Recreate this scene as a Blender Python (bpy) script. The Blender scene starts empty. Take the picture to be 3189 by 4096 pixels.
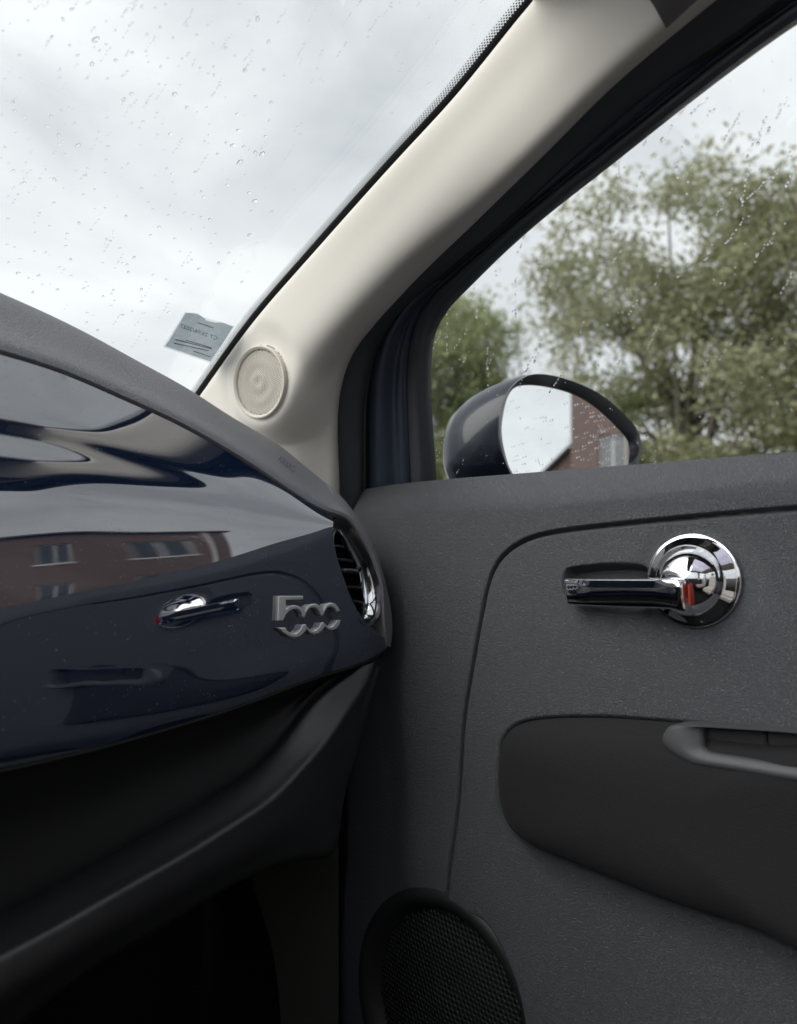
import bpy, bmesh, math, random
import numpy as np
from mathutils import Vector, Matrix

R_ = math.radians
random.seed(7); rng = np.random.default_rng(7)
sc = bpy.context.scene
COL = sc.collection

# ------------------------------------------------------------------ camera
EYE = np.array([0.0, 0.0, 0.95])           # metres; ground z=0, car points to +Y, passenger side is +X
YAW, PITCH = R_(47), R_(7.6)
F_PX, CX, CY = 1600.0, 850.0, 1091.7       # focal length and centre for a 1700 px wide view
cam = bpy.data.cameras.new('camera'); cam_o = bpy.data.objects.new('camera', cam); COL.objects.link(cam_o)
cam_o.location = EYE; cam_o.rotation_euler = (R_(90) + PITCH, 0, -YAW)
cam.sensor_fit = 'VERTICAL'; cam.sensor_height = 36.0; cam.lens = F_PX / (2 * CY) * 36.0
cam.clip_start = 0.01; cam.clip_end = 2000
cam.dof.use_dof = True; cam.dof.focus_distance = 0.86; cam.dof.aperture_fstop = 4.0
sc.camera = cam_o

# ------------------------------------------------------------------ sky, sun, exposure
SUN_EL, SUN_AZ = R_(32), R_(-66)           # azimuth from +Y towards +X
world = bpy.data.worlds.new('World'); sc.world = world; world.use_nodes = True
wn, wl = world.node_tree.nodes, world.node_tree.links
wn.clear()
w_out = wn.new('ShaderNodeOutputWorld'); w_bg = wn.new('ShaderNodeBackground')
w_sky = wn.new('ShaderNodeTexSky'); w_sky.sky_type = 'NISHITA'; w_sky.sun_disc = False
w_sky.sun_elevation = SUN_EL; w_sky.sun_rotation = SUN_AZ
w_tc = wn.new('ShaderNodeTexCoord'); w_map = wn.new('ShaderNodeMapping'); w_map.inputs['Scale'].default_value = (1.0, 1.0, 1.7)
w_map.inputs['Location'].default_value = (0.35, 0.1, 0.0)
w_n1 = wn.new('ShaderNodeTexNoise'); w_n1.inputs['Scale'].default_value = 2.6; w_n1.inputs['Detail'].default_value = 5; w_n1.inputs['Roughness'].default_value = 0.5; w_n1.inputs['Distortion'].default_value = 0.4
w_rmp = wn.new('ShaderNodeValToRGB')
w_rmp.color_ramp.elements[0].position = 0.36; w_rmp.color_ramp.elements[0].color = (0.485, 0.51, 0.535, 1)
w_rmp.color_ramp.elements[1].position = 0.64; w_rmp.color_ramp.elements[1].color = (0.80, 0.815, 0.825, 1)
w_mul = wn.new('ShaderNodeMix'); w_mul.data_type = 'RGBA'; w_mul.blend_type = 'MULTIPLY'; w_mul.inputs[0].default_value = 1.0
w_mul.inputs[7].default_value = (10, 10, 10, 1)
w_mix = wn.new('ShaderNodeMix'); w_mix.data_type = 'RGBA'; w_mix.inputs[0].default_value = 0.97
wl.new(w_tc.outputs['Generated'], w_map.inputs['Vector']); wl.new(w_map.outputs[0], w_n1.inputs['Vector'])
wl.new(w_n1.outputs['Fac'], w_rmp.inputs[0]); wl.new(w_rmp.outputs[0], w_mul.inputs[6])
wl.new(w_sky.outputs[0], w_mix.inputs[6]); wl.new(w_mul.outputs[2], w_mix.inputs[7])
wl.new(w_mix.outputs[2], w_bg.inputs[0]); wl.new(w_bg.outputs[0], w_out.inputs[0])
w_bg.inputs[1].default_value = 0.05
sun = bpy.data.lights.new('sun', 'SUN'); sun.energy = 1.5; sun.angle = R_(60); sun.color = (1.0, 0.97, 0.93)
sun_o = bpy.data.objects.new('sun', sun); COL.objects.link(sun_o)
sdir = Vector((math.sin(SUN_AZ) * math.cos(SUN_EL), math.cos(SUN_AZ) * math.cos(SUN_EL), math.sin(SUN_EL)))
sun_o.rotation_euler = sdir.to_track_quat('Z', 'Y').to_euler(); sun_o.location = (0, 0, 30)
vs = sc.view_settings
sc.display_settings.display_device = 'sRGB'
vs.view_transform = 'Standard'; vs.look = 'None'; vs.gamma = 1.0; vs.exposure = 1.5; vs.use_curve_mapping = False
sc.render.engine = 'CYCLES'
cy = sc.cycles
cy.use_denoising = True; cy.max_bounces = 8; cy.diffuse_bounces = 4; cy.glossy_bounces = 4
cy.transmission_bounces = 8; cy.transparent_max_bounces = 24; cy.sample_clamp_indirect = 6
cy.caustics_reflective = False; cy.caustics_refractive = False

# ------------------------------------------------------------------ helpers: view rays to points in the car
fw = np.array([math.sin(YAW) * math.cos(PITCH), math.cos(YAW) * math.cos(PITCH), math.sin(PITCH)])
rt = np.array([math.cos(YAW), -math.sin(YAW), 0.0]); up = np.cross(rt, fw)
def ray(px, py): return fw + rt * (px - CX) / F_PX + up * (CY - py) / F_PX
def PX(px, py, x): d = ray(px, py); return d * (x / d[0])              # all points relative to the eye
def PY(px, py, y): d = ray(px, py); return d * (y / d[1])
def PP(px, py, n, c): d = ray(px, py); n = np.asarray(n, float); return d * (c / (d @ n))
S_ = 3189 / 1700
def zf(ox, oy, w):                                                       # reads coordinates taken from an enlarged crop
    k = w / 1700
    return lambda x, y: ((ox + x * k) / S_, (oy + y * k) / S_)
Z4 = zf(1000, 1900, 700); Z5 = zf(1650, 1300, 1050); Z6 = zf(2100, 2000, 1089); Z3 = zf(1050, 2320, 370)
Z10 = zf(630, 1200, 370); Z1 = zf(0, 0, 1100); Z9 = zf(1700, 0, 1489); Z8 = zf(0, 2500, 2200)

def spline(pts, n, closed=False, t_out=None):
    p = np.asarray(pts, float)
    if closed: p = np.vstack([p[-3:], p, p[:4]])
    d = np.linalg.norm(np.diff(p, axis=0), axis=1); d = np.maximum(d, 1e-9) ** 0.75
    t = np.concatenate([[0], np.cumsum(d)]); m = len(p)
    if m == 2:
        q = np.linspace(0, 1, n)[:, None]; return p[0] * (1 - q) + p[1] * q
    h = np.diff(t); A = np.zeros((m, m)); B = np.zeros_like(p); A[0, 0] = A[-1, -1] = 1
    for i in range(1, m - 1):
        A[i, i - 1] = h[i - 1]; A[i, i] = 2 * (h[i - 1] + h[i]); A[i, i + 1] = h[i]
        B[i] = 6 * ((p[i + 1] - p[i]) / h[i] - (p[i] - p[i - 1]) / h[i - 1])
    M = np.linalg.solve(A, B)
    a, b = (t[0], t[-1]) if not closed else (t[3], t[m - 4])
    q = np.linspace(a, b, n, endpoint=not closed)
    if t_out is not None: q = a + (b - a) * np.asarray(t_out)
    i = np.clip(np.searchsorted(t, q, side='right') - 1, 0, m - 2)
    u = q - t[i]; hi = h[i]
    u, hi = u[:, None], hi[:, None]
    return (M[i] * (hi - u) ** 3 + M[i + 1] * u ** 3) / (6 * hi) + (p[i] / hi - M[i] * hi / 6) * (hi - u) + (p[i + 1] / hi - M[i + 1] * hi / 6) * u

def link(o, parent=None):
    COL.objects.link(o)
    if parent is not None: o.parent = parent
    return o
def mesh_obj(name, verts, faces, mat, parent=None, smooth=True, sharp=40, rel=True):
    v = np.asarray(verts, float)
    if rel: v = v + EYE
    me = bpy.data.meshes.new(name)
    if isinstance(faces, np.ndarray):
        k = faces.shape[1]; nf = len(faces)
        me.vertices.add(len(v)); me.vertices.foreach_set('co', v.astype(np.float32).ravel())
        me.loops.add(nf * k); me.loops.foreach_set('vertex_index', faces.astype(np.int32).ravel())
        me.polygons.add(nf); me.polygons.foreach_set('loop_start', np.arange(0, nf * k, k, dtype=np.int32))
        me.update(calc_edges=True); me.validate()
    else:
        me.from_pydata([tuple(x) for x in v], [], faces); me.update()
    if smooth:
        me.shade_smooth()
        if sharp: me.set_sharp_from_angle(angle=R_(sharp))
    me.materials.append(mat)
    return link(bpy.data.objects.new(name, me), parent)
def grid_faces(nu, nv, cu=False, flip=False):
    i = np.arange(nu if cu else nu - 1); j = np.arange(nv - 1)
    I, J = np.meshgrid(i, j, indexing='ij'); I2 = (I + 1) % nu
    f = np.stack([I * nv + J, I2 * nv + J, I2 * nv + J + 1, I * nv + J + 1], -1).reshape(-1, 4)
    return f[:, ::-1].copy() if flip else f
def loft_grid(rails, nu, nv, closed=False, across='spline'):
    R = np.array([spline(r, nu, closed) for r in rails])                # rail, u, 3
    if across == 'linear':
        out = []
        for u in range(nu):
            c = R[:, u]; t = np.linspace(0, len(c) - 1, nv); i = np.minimum(t.astype(int), len(c) - 2); w = (t - i)[:, None]
            out.append(c[i] * (1 - w) + c[i + 1] * w)
        return np.array(out)
    return np.array([spline(R[:, u], nv) for u in range(nu)])
def loft(name, rails, nu, nv, mat, parent, closed=False, across='spline', flip=False, sharp=40):
    g = loft_grid(rails, nu, nv, closed, across)
    return mesh_obj(name, g.reshape(-1, 3), grid_faces(nu, nv, closed, flip), mat, parent, True, sharp)
def bm_obj(name, bm, mat, parent=None, smooth=True, sharp=40, rel=True):
    me = bpy.data.meshes.new(name)
    bmesh.ops.recalc_face_normals(bm, faces=bm.faces)
    if rel: bmesh.ops.translate(bm, verts=bm.verts, vec=Vector(EYE))
    bm.to_mesh(me); bm.free()
    if smooth:
        me.shade_smooth()
        if sharp: me.set_sharp_from_angle(angle=R_(sharp))
    me.materials.append(mat)
    return link(bpy.data.objects.new(name, me), parent)
def add_box(bm, lo, hi):
    r = bmesh.ops.create_cube(bm, size=1.0)['verts']
    for v in r: v.co = Vector([(lo[k] + hi[k]) / 2 + v.co[k] * (hi[k] - lo[k]) for k in range(3)])
    return r
def box_obj(name, lo, hi, mat, parent, bevel=0.004, rel=True):
    bm = bmesh.new(); add_box(bm, lo, hi)
    if bevel: bmesh.ops.bevel(bm, geom=bm.edges[:], offset=bevel, segments=2, affect='EDGES')
    return bm_obj(name, bm, mat, parent, True, 35, rel)
def prism(name, poly, vec, mat, parent, bevel=0.0, segs=2):
    bm = bmesh.new(); vs_ = [bm.verts.new(p) for p in poly]; f = bm.faces.new(vs_)
    front = set(vs_)
    r = bmesh.ops.extrude_face_region(bm, geom=[f])
    nv = [e for e in r['geom'] if isinstance(e, bmesh.types.BMVert)]
    bmesh.ops.translate(bm, verts=nv, vec=Vector(vec))
    if bevel:
        ed = [e for e in bm.edges if all(v in front for v in e.verts)]
        bmesh.ops.bevel(bm, geom=ed, offset=bevel, segments=segs, affect='EDGES')
    return bm_obj(name, bm, mat, parent, True, 30)
def rings_obj(name, rings, mat, parent, cap=True, cap0=False, sharp=40):
    n = len(rings[0]); v = np.vstack(rings); fs = []
    for k in range(len(rings) - 1):
        for i in range(n):
            j = (i + 1) % n; fs.append((k * n + i, k * n + j, (k + 1) * n + j, (k + 1) * n + i))
    if cap: fs.append(tuple(range((len(rings) - 1) * n, len(rings) * n)))
    if cap0: fs.append(tuple(range(n))[::-1])
    bm = bmesh.new(); vv = [bm.verts.new(p) for p in v]
    for f in fs: bm.faces.new([vv[i] for i in f])
    return bm_obj(name, bm, mat, parent, True, sharp)
def frame_of(n, upv=(0, 0, 1)):
    n = np.asarray(n, float); n = n / np.linalg.norm(n); e1 = np.cross(upv, n); e1 /= np.linalg.norm(e1); return e1, np.cross(n, e1), n
def lathe(name, c, n, prof, mat, parent, seg=96, cap=False, sharp=35):
    e1, e2, nn = frame_of(n); a = np.linspace(0, 2 * math.pi, seg, endpoint=False)
    rings = [c + np.outer(np.cos(a) * r, e1) + np.outer(np.sin(a) * r, e2) + nn * h for r, h in prof]
    return rings_obj(name, rings, mat, parent, cap=cap, sharp=sharp)
def perforated(name, c, n, R, pitch, frac, dome, mat, parent, rot=0.0, thick=0.0008):
    """sheet with a hexagonal lattice of open holes, slightly domed"""
    e1, e2, nn = frame_of(n); V = []; Fc = []
    ca, sa = math.cos(rot), math.sin(rot); k = int(R / pitch) + 3; a6 = np.arange(6) * math.pi / 3 + math.pi / 6
    hx = np.stack([np.cos(a6), np.sin(a6)], 1) * pitch / math.sqrt(3)
    hole = np.stack([np.cos(a6), np.sin(a6)], 1) * pitch / 2 * frac
    for i in range(-k, k + 1):
        for j in range(-k, k + 1):
            q = np.array([(i + (j % 2) * 0.5) * pitch, j * pitch * 0.866])
            if np.hypot(*q) > R - pitch * 0.3: continue
            b = len(V)
            for lvl in (0, 1):
                for P in (hx, hole):
                    for p in (q + P):
                        x, y = p[0] * ca - p[1] * sa, p[0] * sa + p[1] * ca
                        rr = min(1.0, math.hypot(x, y) / R)
                        V.append(c + e1 * x + e2 * y + nn * (dome(rr) - lvl * thick))
            for m in range(6):
                m2 = (m + 1) % 6
                Fc.append((b + m, b + m2, b + 6 + m2, b + 6 + m)); Fc.append((b + 6 + m, b + 6 + m2, b + 18 + m2, b + 18 + m))
    return mesh_obj(name, np.array(V), np.array(Fc), mat, parent, smooth=False)
def sstep(a, b, x):
    t = np.clip((x - a) / (b - a), 0, 1); return t * t * (3 - 2 * t)
def pl_dist(P, poly):
    best = np.full(len(P), 1e9)
    for a, b in zip(poly[:-1], poly[1:]):
        ab = b - a; t = np.clip(((P - a) @ ab) / (ab @ ab), 0, 1)
        d = P - (a + t[:, None] * ab); best = np.minimum(best, d[:, 0] ** 2 + d[:, 1] ** 2)
    return np.sqrt(best)
def in_poly(P, poly):
    x, y = P[:, 0], P[:, 1]; ins = np.zeros(len(P), bool); n = len(poly)
    for i in range(n):
        x1, y1 = poly[i]; x2, y2 = poly[(i + 1) % n]
        if y1 == y2: continue
        c = ((y1 > y) != (y2 > y)) & (x < (x2 - x1) * (y - y1) / (y2 - y1) + x1); ins ^= c
    return ins
def tag(o, label=None, cat=None, group=None, kind=None):
    if label: o['label'] = label
    if cat: o['category'] = cat
    if group: o['group'] = group
    if kind: o['kind'] = kind
    return o

# ------------------------------------------------------------------ materials
def mat(name, col, rough=0.5, metal=0.0, coat=0.0, coat_r=0.03, spec=0.5, sheen=0.0, coat_ior=1.5):
    m = bpy.data.materials.new(name); m.use_nodes = True; b = m.node_tree.nodes['Principled BSDF']
    b.inputs['Base Color'].default_value = (*col, 1); b.inputs['Roughness'].default_value = rough
    b.inputs['Metallic'].default_value = metal; b.inputs['Coat Weight'].default_value = coat; b.inputs['Coat Roughness'].default_value = coat_r; b.inputs['Coat IOR'].default_value = coat_ior
    b.inputs['Specular IOR Level'].default_value = spec; b.inputs['Sheen Weight'].default_value = sheen
    return m
def nodes(m): return m.node_tree.nodes, m.node_tree.links, m.node_tree.nodes['Principled BSDF']
def grain(m, scale, dist, strength=1.0, kind='voronoi', stretch=(1, 1, 1), var=0.0):
    """embossed leather-like grain as fine relief"""
    n, l, b = nodes(m)
    tc = n.new('ShaderNodeTexCoord'); mp = n.new('ShaderNodeMapping'); mp.inputs['Scale'].default_value = stretch
    l.new(tc.outputs['Object'], mp.inputs[0])
    if kind == 'voronoi':
        t = n.new('ShaderNodeTexVoronoi'); t.feature = 'F1'; t.inputs['Scale'].default_value = scale
        nz = n.new('ShaderNodeTexNoise'); nz.inputs['Scale'].default_value = scale * 0.6; nz.inputs['Detail'].default_value = 1
        l.new(mp.outputs[0], nz.inputs['Vector'])
        mx = n.new('ShaderNodeMix'); mx.data_type = 'VECTOR'; mx.inputs[0].default_value = 0.012
        l.new(mp.outputs[0], mx.inputs[4]); l.new(nz.outputs['Color'], mx.inputs[5]); l.new(mx.outputs[1], t.inputs['Vector']); o = t.outputs['Distance']
    else:
        t = n.new('ShaderNodeTexNoise'); t.inputs['Scale'].default_value = scale; t.inputs['Detail'].default_value = 2; l.new(mp.outputs[0], t.inputs['Vector']); o = t.outputs['Fac']
    bp = n.new('ShaderNodeBump'); bp.inputs['Strength'].default_value = strength; bp.inputs['Distance'].default_value = dist
    l.new(o, bp.inputs['Height']); l.new(bp.outputs[0], b.inputs['Normal'])
    if var:
        nn = n.new('ShaderNodeTexNoise'); nn.inputs['Scale'].default_value = 9; nn.inputs['Detail'].default_value = 4
        l.new(tc.outputs['Object'], nn.inputs['Vector'])
        mr = n.new('ShaderNodeMapRange'); r0 = b.inputs['Roughness'].default_value
        mr.inputs[3].default_value = r0 - var; mr.inputs[4].default_value = r0 + var
        l.new(nn.outputs['Fac'], mr.inputs[0]); l.new(mr.outputs[0], b.inputs['Roughness'])
    return m
def dust(m, base, dcol, scale=420, thr=0.055, soft=0.02, amount=0.7, rough_to=0.7):
    """small specks and lint lying on a glossy panel"""
    n, l, b = nodes(m); tc = n.new('ShaderNodeTexCoord')
    v = n.new('ShaderNodeTexVoronoi'); v.inputs['Scale'].default_value = scale; l.new(tc.outputs['Object'], v.inputs['Vector'])
    mr = n.new('ShaderNodeMapRange'); mr.inputs[1].default_value = thr + soft; mr.inputs[2].default_value = thr; l.new(v.outputs['Distance'], mr.inputs[0])
    nz = n.new('ShaderNodeTexNoise'); nz.inputs['Scale'].default_value = 30; nz.inputs['Detail'].default_value = 3; l.new(tc.outputs['Object'], nz.inputs['Vector'])
    m2 = n.new('ShaderNodeMapRange'); m2.inputs[1].default_value = 0.42; m2.inputs[2].default_value = 0.68; l.new(nz.outputs['Fac'], m2.inputs[0])
    sp = n.new('ShaderNodeSeparateColor'); l.new(v.outputs['Color'], sp.inputs[0])
    m3 = n.new('ShaderNodeMapRange'); m3.inputs[1].default_value = 0.40; m3.inputs[2].default_value = 0.9; l.new(sp.outputs[0], m3.inputs[0])
    a = n.new('ShaderNodeMath'); a.operation = 'MULTIPLY'; l.new(mr.outputs[0], a.inputs[0]); l.new(m2.outputs[0], a.inputs[1])
    a2 = n.new('ShaderNodeMath'); a2.operation = 'MULTIPLY'; l.new(a.outputs[0], a2.inputs[0]); l.new(m3.outputs[0], a2.inputs[1])
    a3 = n.new('ShaderNodeMath'); a3.operation = 'MULTIPLY'; a3.inputs[1].default_value = amount; l.new(a2.outputs[0], a3.inputs[0])
    mx = n.new('ShaderNodeMix'); mx.data_type = 'RGBA'; mx.inputs[6].default_value = (*base, 1); mx.inputs[7].default_value = (*dcol, 1)
    l.new(a3.outputs[0], mx.inputs[0]); l.new(mx.outputs[2], b.inputs['Base Color'])
    cw = n.new('ShaderNodeMath'); cw.operation = 'SUBTRACT'; cw.inputs[0].default_value = b.inputs['Coat Weight'].default_value; cw.use_clamp = True
    l.new(a3.outputs[0], cw.inputs[1]); l.new(cw.outputs[0], b.inputs['Coat Weight'])
    return m
def glass_mat(name, tint=(0.97, 0.98, 0.98), f0=0.04, gmax=1.0, smudge=False):
    m = bpy.data.materials.new(name); m.use_nodes = True; n = m.node_tree.nodes; l = m.node_tree.links; n.clear()
    o = n.new('ShaderNodeOutputMaterial'); t = n.new('ShaderNodeBsdfTransparent'); t.inputs[0].default_value = (*tint, 1)
    g = n.new('ShaderNodeBsdfGlossy'); g.inputs['Roughness'].default_value = 0.0
    lw = n.new('ShaderNodeLayerWeight'); lw.inputs[0].default_value = 0.5
    pw = n.new('ShaderNodeMath'); pw.operation = 'POWER'; pw.inputs[1].default_value = 5.0; l.new(lw.outputs['Facing'], pw.inputs[0])
    fr = n.new('ShaderNodeMath'); fr.operation = 'MULTIPLY_ADD'; fr.inputs[1].default_value = 1 - f0; fr.inputs[2].default_value = f0; l.new(pw.outputs[0], fr.inputs[0])   # Schlick, the same from both sides
    mx = n.new('ShaderNodeMixShader'); l.new(fr.outputs[0], mx.inputs[0]); l.new(t.outputs[0], mx.inputs[1]); l.new(g.outputs[0], mx.inputs[2])
    l.new(mx.outputs[0], o.inputs[0])
    return m

M = {}
M['door'] = grain(mat('charcoal_door_plastic', (0.056, 0.061, 0.070), 0.42, spec=0.85), 560, 0.0020, 0.6, var=0.05, stretch=(1, 1, 1.25))
M['visor'] = grain(mat('grey_dash_plastic', (0.35, 0.35, 0.378), 0.6, spec=0.5), 600, 0.0030, 0.8, var=0.05)
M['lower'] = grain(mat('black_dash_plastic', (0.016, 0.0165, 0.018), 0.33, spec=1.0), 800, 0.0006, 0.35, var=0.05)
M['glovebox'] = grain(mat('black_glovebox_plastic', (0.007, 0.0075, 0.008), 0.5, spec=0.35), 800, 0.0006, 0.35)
M['rim'] = mat('black_speaker_plastic', (0.018, 0.019, 0.020), 0.5, spec=0.4)
M['lettering'] = mat('shade_toned_lettering', (0.17, 0.17, 0.185), 0.7)  # darker dash grey, standing in for shade inside the letters
M['black'] = mat('dull_black', (0.012, 0.012, 0.013), 0.7)
M['carpet'] = grain(mat('black_carpet', (0.012, 0.012, 0.012), 0.95), 500, 0.002, 0.8, kind='noise')
M['rubber'] = grain(mat('black_rubber', (0.052, 0.058, 0.070), 0.5), 900, 0.0006, 0.5)
M['navy'] = dust(mat('navy_gloss_paint', (0.006, 0.013, 0.032), 0.35, coat=1.0, coat_r=0.012, coat_ior=3.0, spec=0.0), (0.006, 0.017, 0.050), (0.55, 0.55, 0.55), scale=260, thr=0.13, soft=0.06)
n, l, b = nodes(M['navy']); tc = n.new('ShaderNodeTexCoord'); sm = n.new('ShaderNodeTexNoise'); sm.inputs['Scale'].default_value = 14; sm.inputs['Detail'].default_value = 6; sm.inputs['Roughness'].default_value = 0.65   # wiped, slightly smeared lacquer
mpn = n.new('ShaderNodeMapping'); mpn.inputs['Scale'].default_value = (1, 1, 3.5); l.new(tc.outputs['Object'], mpn.inputs[0]); l.new(mpn.outputs[0], sm.inputs['Vector'])
mrn = n.new('ShaderNodeMapRange'); mrn.inputs[1].default_value = 0.45; mrn.inputs[2].default_value = 0.75; mrn.inputs[3].default_value = 0.008; mrn.inputs[4].default_value = 0.05; l.new(sm.outputs['Fac'], mrn.inputs[0]); l.new(mrn.outputs[0], b.inputs['Coat Roughness'])
M['navy_frame'] = mat('navy_frame_paint', (0.040, 0.053, 0.080), 0.38, coat=0.25, coat_r=0.15)
M['navy_body'] = mat('navy_body_paint', (0.006, 0.012, 0.028), 0.4, coat=1.0, coat_r=0.03)
M['mirror_shell'] = mat('dark_blue_shell_paint', (0.010, 0.015, 0.025), 0.3, coat=0.3, coat_r=0.03, spec=0.25)
M['gloss_black'] = mat('gloss_black', (0.008, 0.010, 0.014), 0.3, coat=1.0, coat_r=0.02)
M['satin_black'] = mat('satin_black', (0.016, 0.017, 0.019), 0.35)
M['chrome'] = mat('chrome', (0.83, 0.84, 0.85), 0.035, metal=1.0)
M['chrome_satin'] = mat('satin_chrome', (0.92, 0.92, 0.92), 0.34, metal=0.72)
M['cream'] = grain(mat('cream_trim', (0.84, 0.81, 0.74), 0.8, spec=0.2), 900, 0.0005, 0.3)
M['cream_cut'] = mat('cream_grille', (0.68, 0.64, 0.56), 0.55)
M['cream_back'] = mat('cream_shadow_gap', (0.16, 0.15, 0.13), 0.8)
M['headliner'] = grain(mat('grey_headliner_fabric', (0.20, 0.195, 0.20), 0.95, sheen=0.2), 1200, 0.001, 0.6, kind='noise')
M['fabric'] = mat('black_woven_fabric', (0.009, 0.009, 0.0105), 0.85, sheen=0.03)
M['handle_grey'] = grain(mat('soft_grey_handle', (0.080, 0.083, 0.088), 0.42), 1500, 0.0003, 0.3)
M['switch'] = mat('switch_black', (0.022, 0.023, 0.026), 0.38)
M['red'] = mat('red_lock_marker', (0.55, 0.045, 0.02), 0.4)
M['mirror'] = mat('mirror_silver', (0.90, 0.92, 0.92), 0.0, metal=1.0)
M['glass'] = glass_mat('clear_glass')
M['roof_glass'] = glass_mat('tinted_roof_glass', (0.86, 0.83, 0.90))
M['frit'] = mat('black_frit', (0.012, 0.013, 0.016), 0.4)
M['ivory'] = mat('ivory_seat', (0.62, 0.58, 0.52), 0.6)
# woven rib relief on the armrest cloth
n, l, b = nodes(M['fabric']); tc = n.new('ShaderNodeTexCoord')
w1 = n.new('ShaderNodeTexWave'); w1.bands_direction = 'Z'; w1.inputs['Scale'].default_value = 170; w1.inputs['Distortion'].default_value = 0.6; w1.inputs['Detail Scale'].default_value = 6
w2 = n.new('ShaderNodeTexWave'); w2.bands_direction = 'Y'; w2.inputs['Scale'].default_value = 200; w2.inputs['Distortion'].default_value = 0.6
l.new(tc.outputs['Object'], w1.inputs['Vector']); l.new(tc.outputs['Object'], w2.inputs['Vector'])
ad = n.new('ShaderNodeMath'); ad.operation = 'ADD'; l.new(w1.outputs['Fac'], ad.inputs[0]); l.new(w2.outputs['Fac'], ad.inputs[1])
bp = n.new('ShaderNodeBump'); bp.inputs['Strength'].default_value = 0.5; bp.inputs['Distance'].default_value = 0.0005
l.new(ad.outputs[0], bp.inputs['Height']); l.new(bp.outputs[0], b.inputs['Normal'])

# ------------------------------------------------------------------ ground
def ground():
    m = mat('wet_asphalt', (0.05, 0.05, 0.052), 0.45); grain(m, 60, 0.01, 0.5, kind='noise', var=0.15)
    g = mesh_obj('ground', [(-400, -400, 0), (400, -400, 0), (400, 400, 0), (-400, 400, 0)], [(0, 1, 2, 3)], m, None, False, rel=False)
    tag(g, kind='structure')
ground()

# ------------------------------------------------------------------ the car
car = link(bpy.data.objects.new('car', None)); car.location = (0, 0, 0)
tag(car, 'small car seen from inside, navy dashboard, black door and cream pillar trim', 'car')

# ---- dashboard fascia -------------------------------------------------------
fascia_T = [(-300, 672, .672), (-120, 722, .680), (0, 755, .684), (130, 795, .687), (260, 850, .690), (370, 900, .690), (480, 960, .687), (560, 1010, .684), (640, 1062, .680), (709, 1104, .677)]
fascia_C = [(-300, 1392, .598), (-120, 1360, .608), (0, 1340, .615), (130, 1318, .6225), (250, 1298, .630), (400, 1262, .640), (550, 1215, .651), (640, 1174, .660), (690, 1143, .666), (708, 1131, .669)]
fascia_1 = [(-300, 1490, .5968), (0, 1440, .6138), (200, 1397, .626), (400, 1347, .6388), (550, 1306, .6495), (650, 1272, .6575), (737, 1243, .664)]
fascia_2 = [(-300, 1590, .598), (0, 1540, .615), (200, 1494, .627), (400, 1440, .640), (550, 1392, .6505), (650, 1352, .6575), (766, 1308, .663)]
fascia_3 = [(-300, 1660, .601), (0, 1606, .618), (200, 1562, .630), (400, 1508, .642), (600, 1440, .6535), (700, 1400, .659), (765, 1372, .662), (806, 1350, .664)]
fascia_B = [(-300, 1692, .607), (0, 1638, .624), (172, 1600, .634), (345, 1554, .644), (503, 1505, .653), (586, 1475, .6575), (690, 1437, .662), (793, 1402, .666), (836, 1372, .668)]
def rail(L):
    p = [PY(*q) for q in L]
    if L[0][0] < -200:                                                  # carry on across the car to the driver's door
        d = p[0]; p = [np.array([-.62, d[1] - .004, d[2] + .01]), np.array([-.36, d[1] - .012, d[2] + .012]), np.array([-.10, d[1] - .008, d[2] + .008])] + p
    return p
NU = 240
T_, C_ = spline(rail(fascia_T), NU), spline(rail(fascia_C), NU)
low = np.array([spline(rail(L), NU) for L in (fascia_1, fascia_2, fascia_3, fascia_B)])
gs, gy = np.array([1, .80, .67, .51, .33, .16, 0]), np.array([1, .657, .458, .271, .136, .052, 0])   # lean grows towards the top edge
gridf = []
for u in range(NU):
    T, C = T_[u], C_[u]
    upp = C + np.stack([(T - C)[0] * gs, (T - C)[1] * gy, (T - C)[2] * gs], 1)
    colm = spline(np.vstack([upp, low[:, u]]), 160)
    hcol = T[2] - C[2]; sv = (colm[:, 2] - C[2]) / hcol                      # shallow moulded hollow under the top edge, fading out towards the vent
    colm[:, 1] += .0019 * np.exp(-((sv - .66) / .055) ** 2) * (hcol / .2) * (1 - sstep(.30, .50, C[0])) * (colm[:, 2] > C[2])
    colm = np.vstack([colm, colm[-1] + np.array([0, .004, -.002]), colm[-1] + np.array([0, .03, -.001])])
    gridf.append(colm)
gridf = np.array(gridf)
edge = gridf[-1] + np.array([0.002, .014, 0])
gridf = np.concatenate([gridf, edge[None]], 0)
fascia = mesh_obj('dashboard_fascia', gridf.reshape(-1, 3), grid_faces(*gridf.shape[:2]), M['navy'], car, True, 32)
tag(fascia, 'glossy navy painted dashboard fascia')

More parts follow.
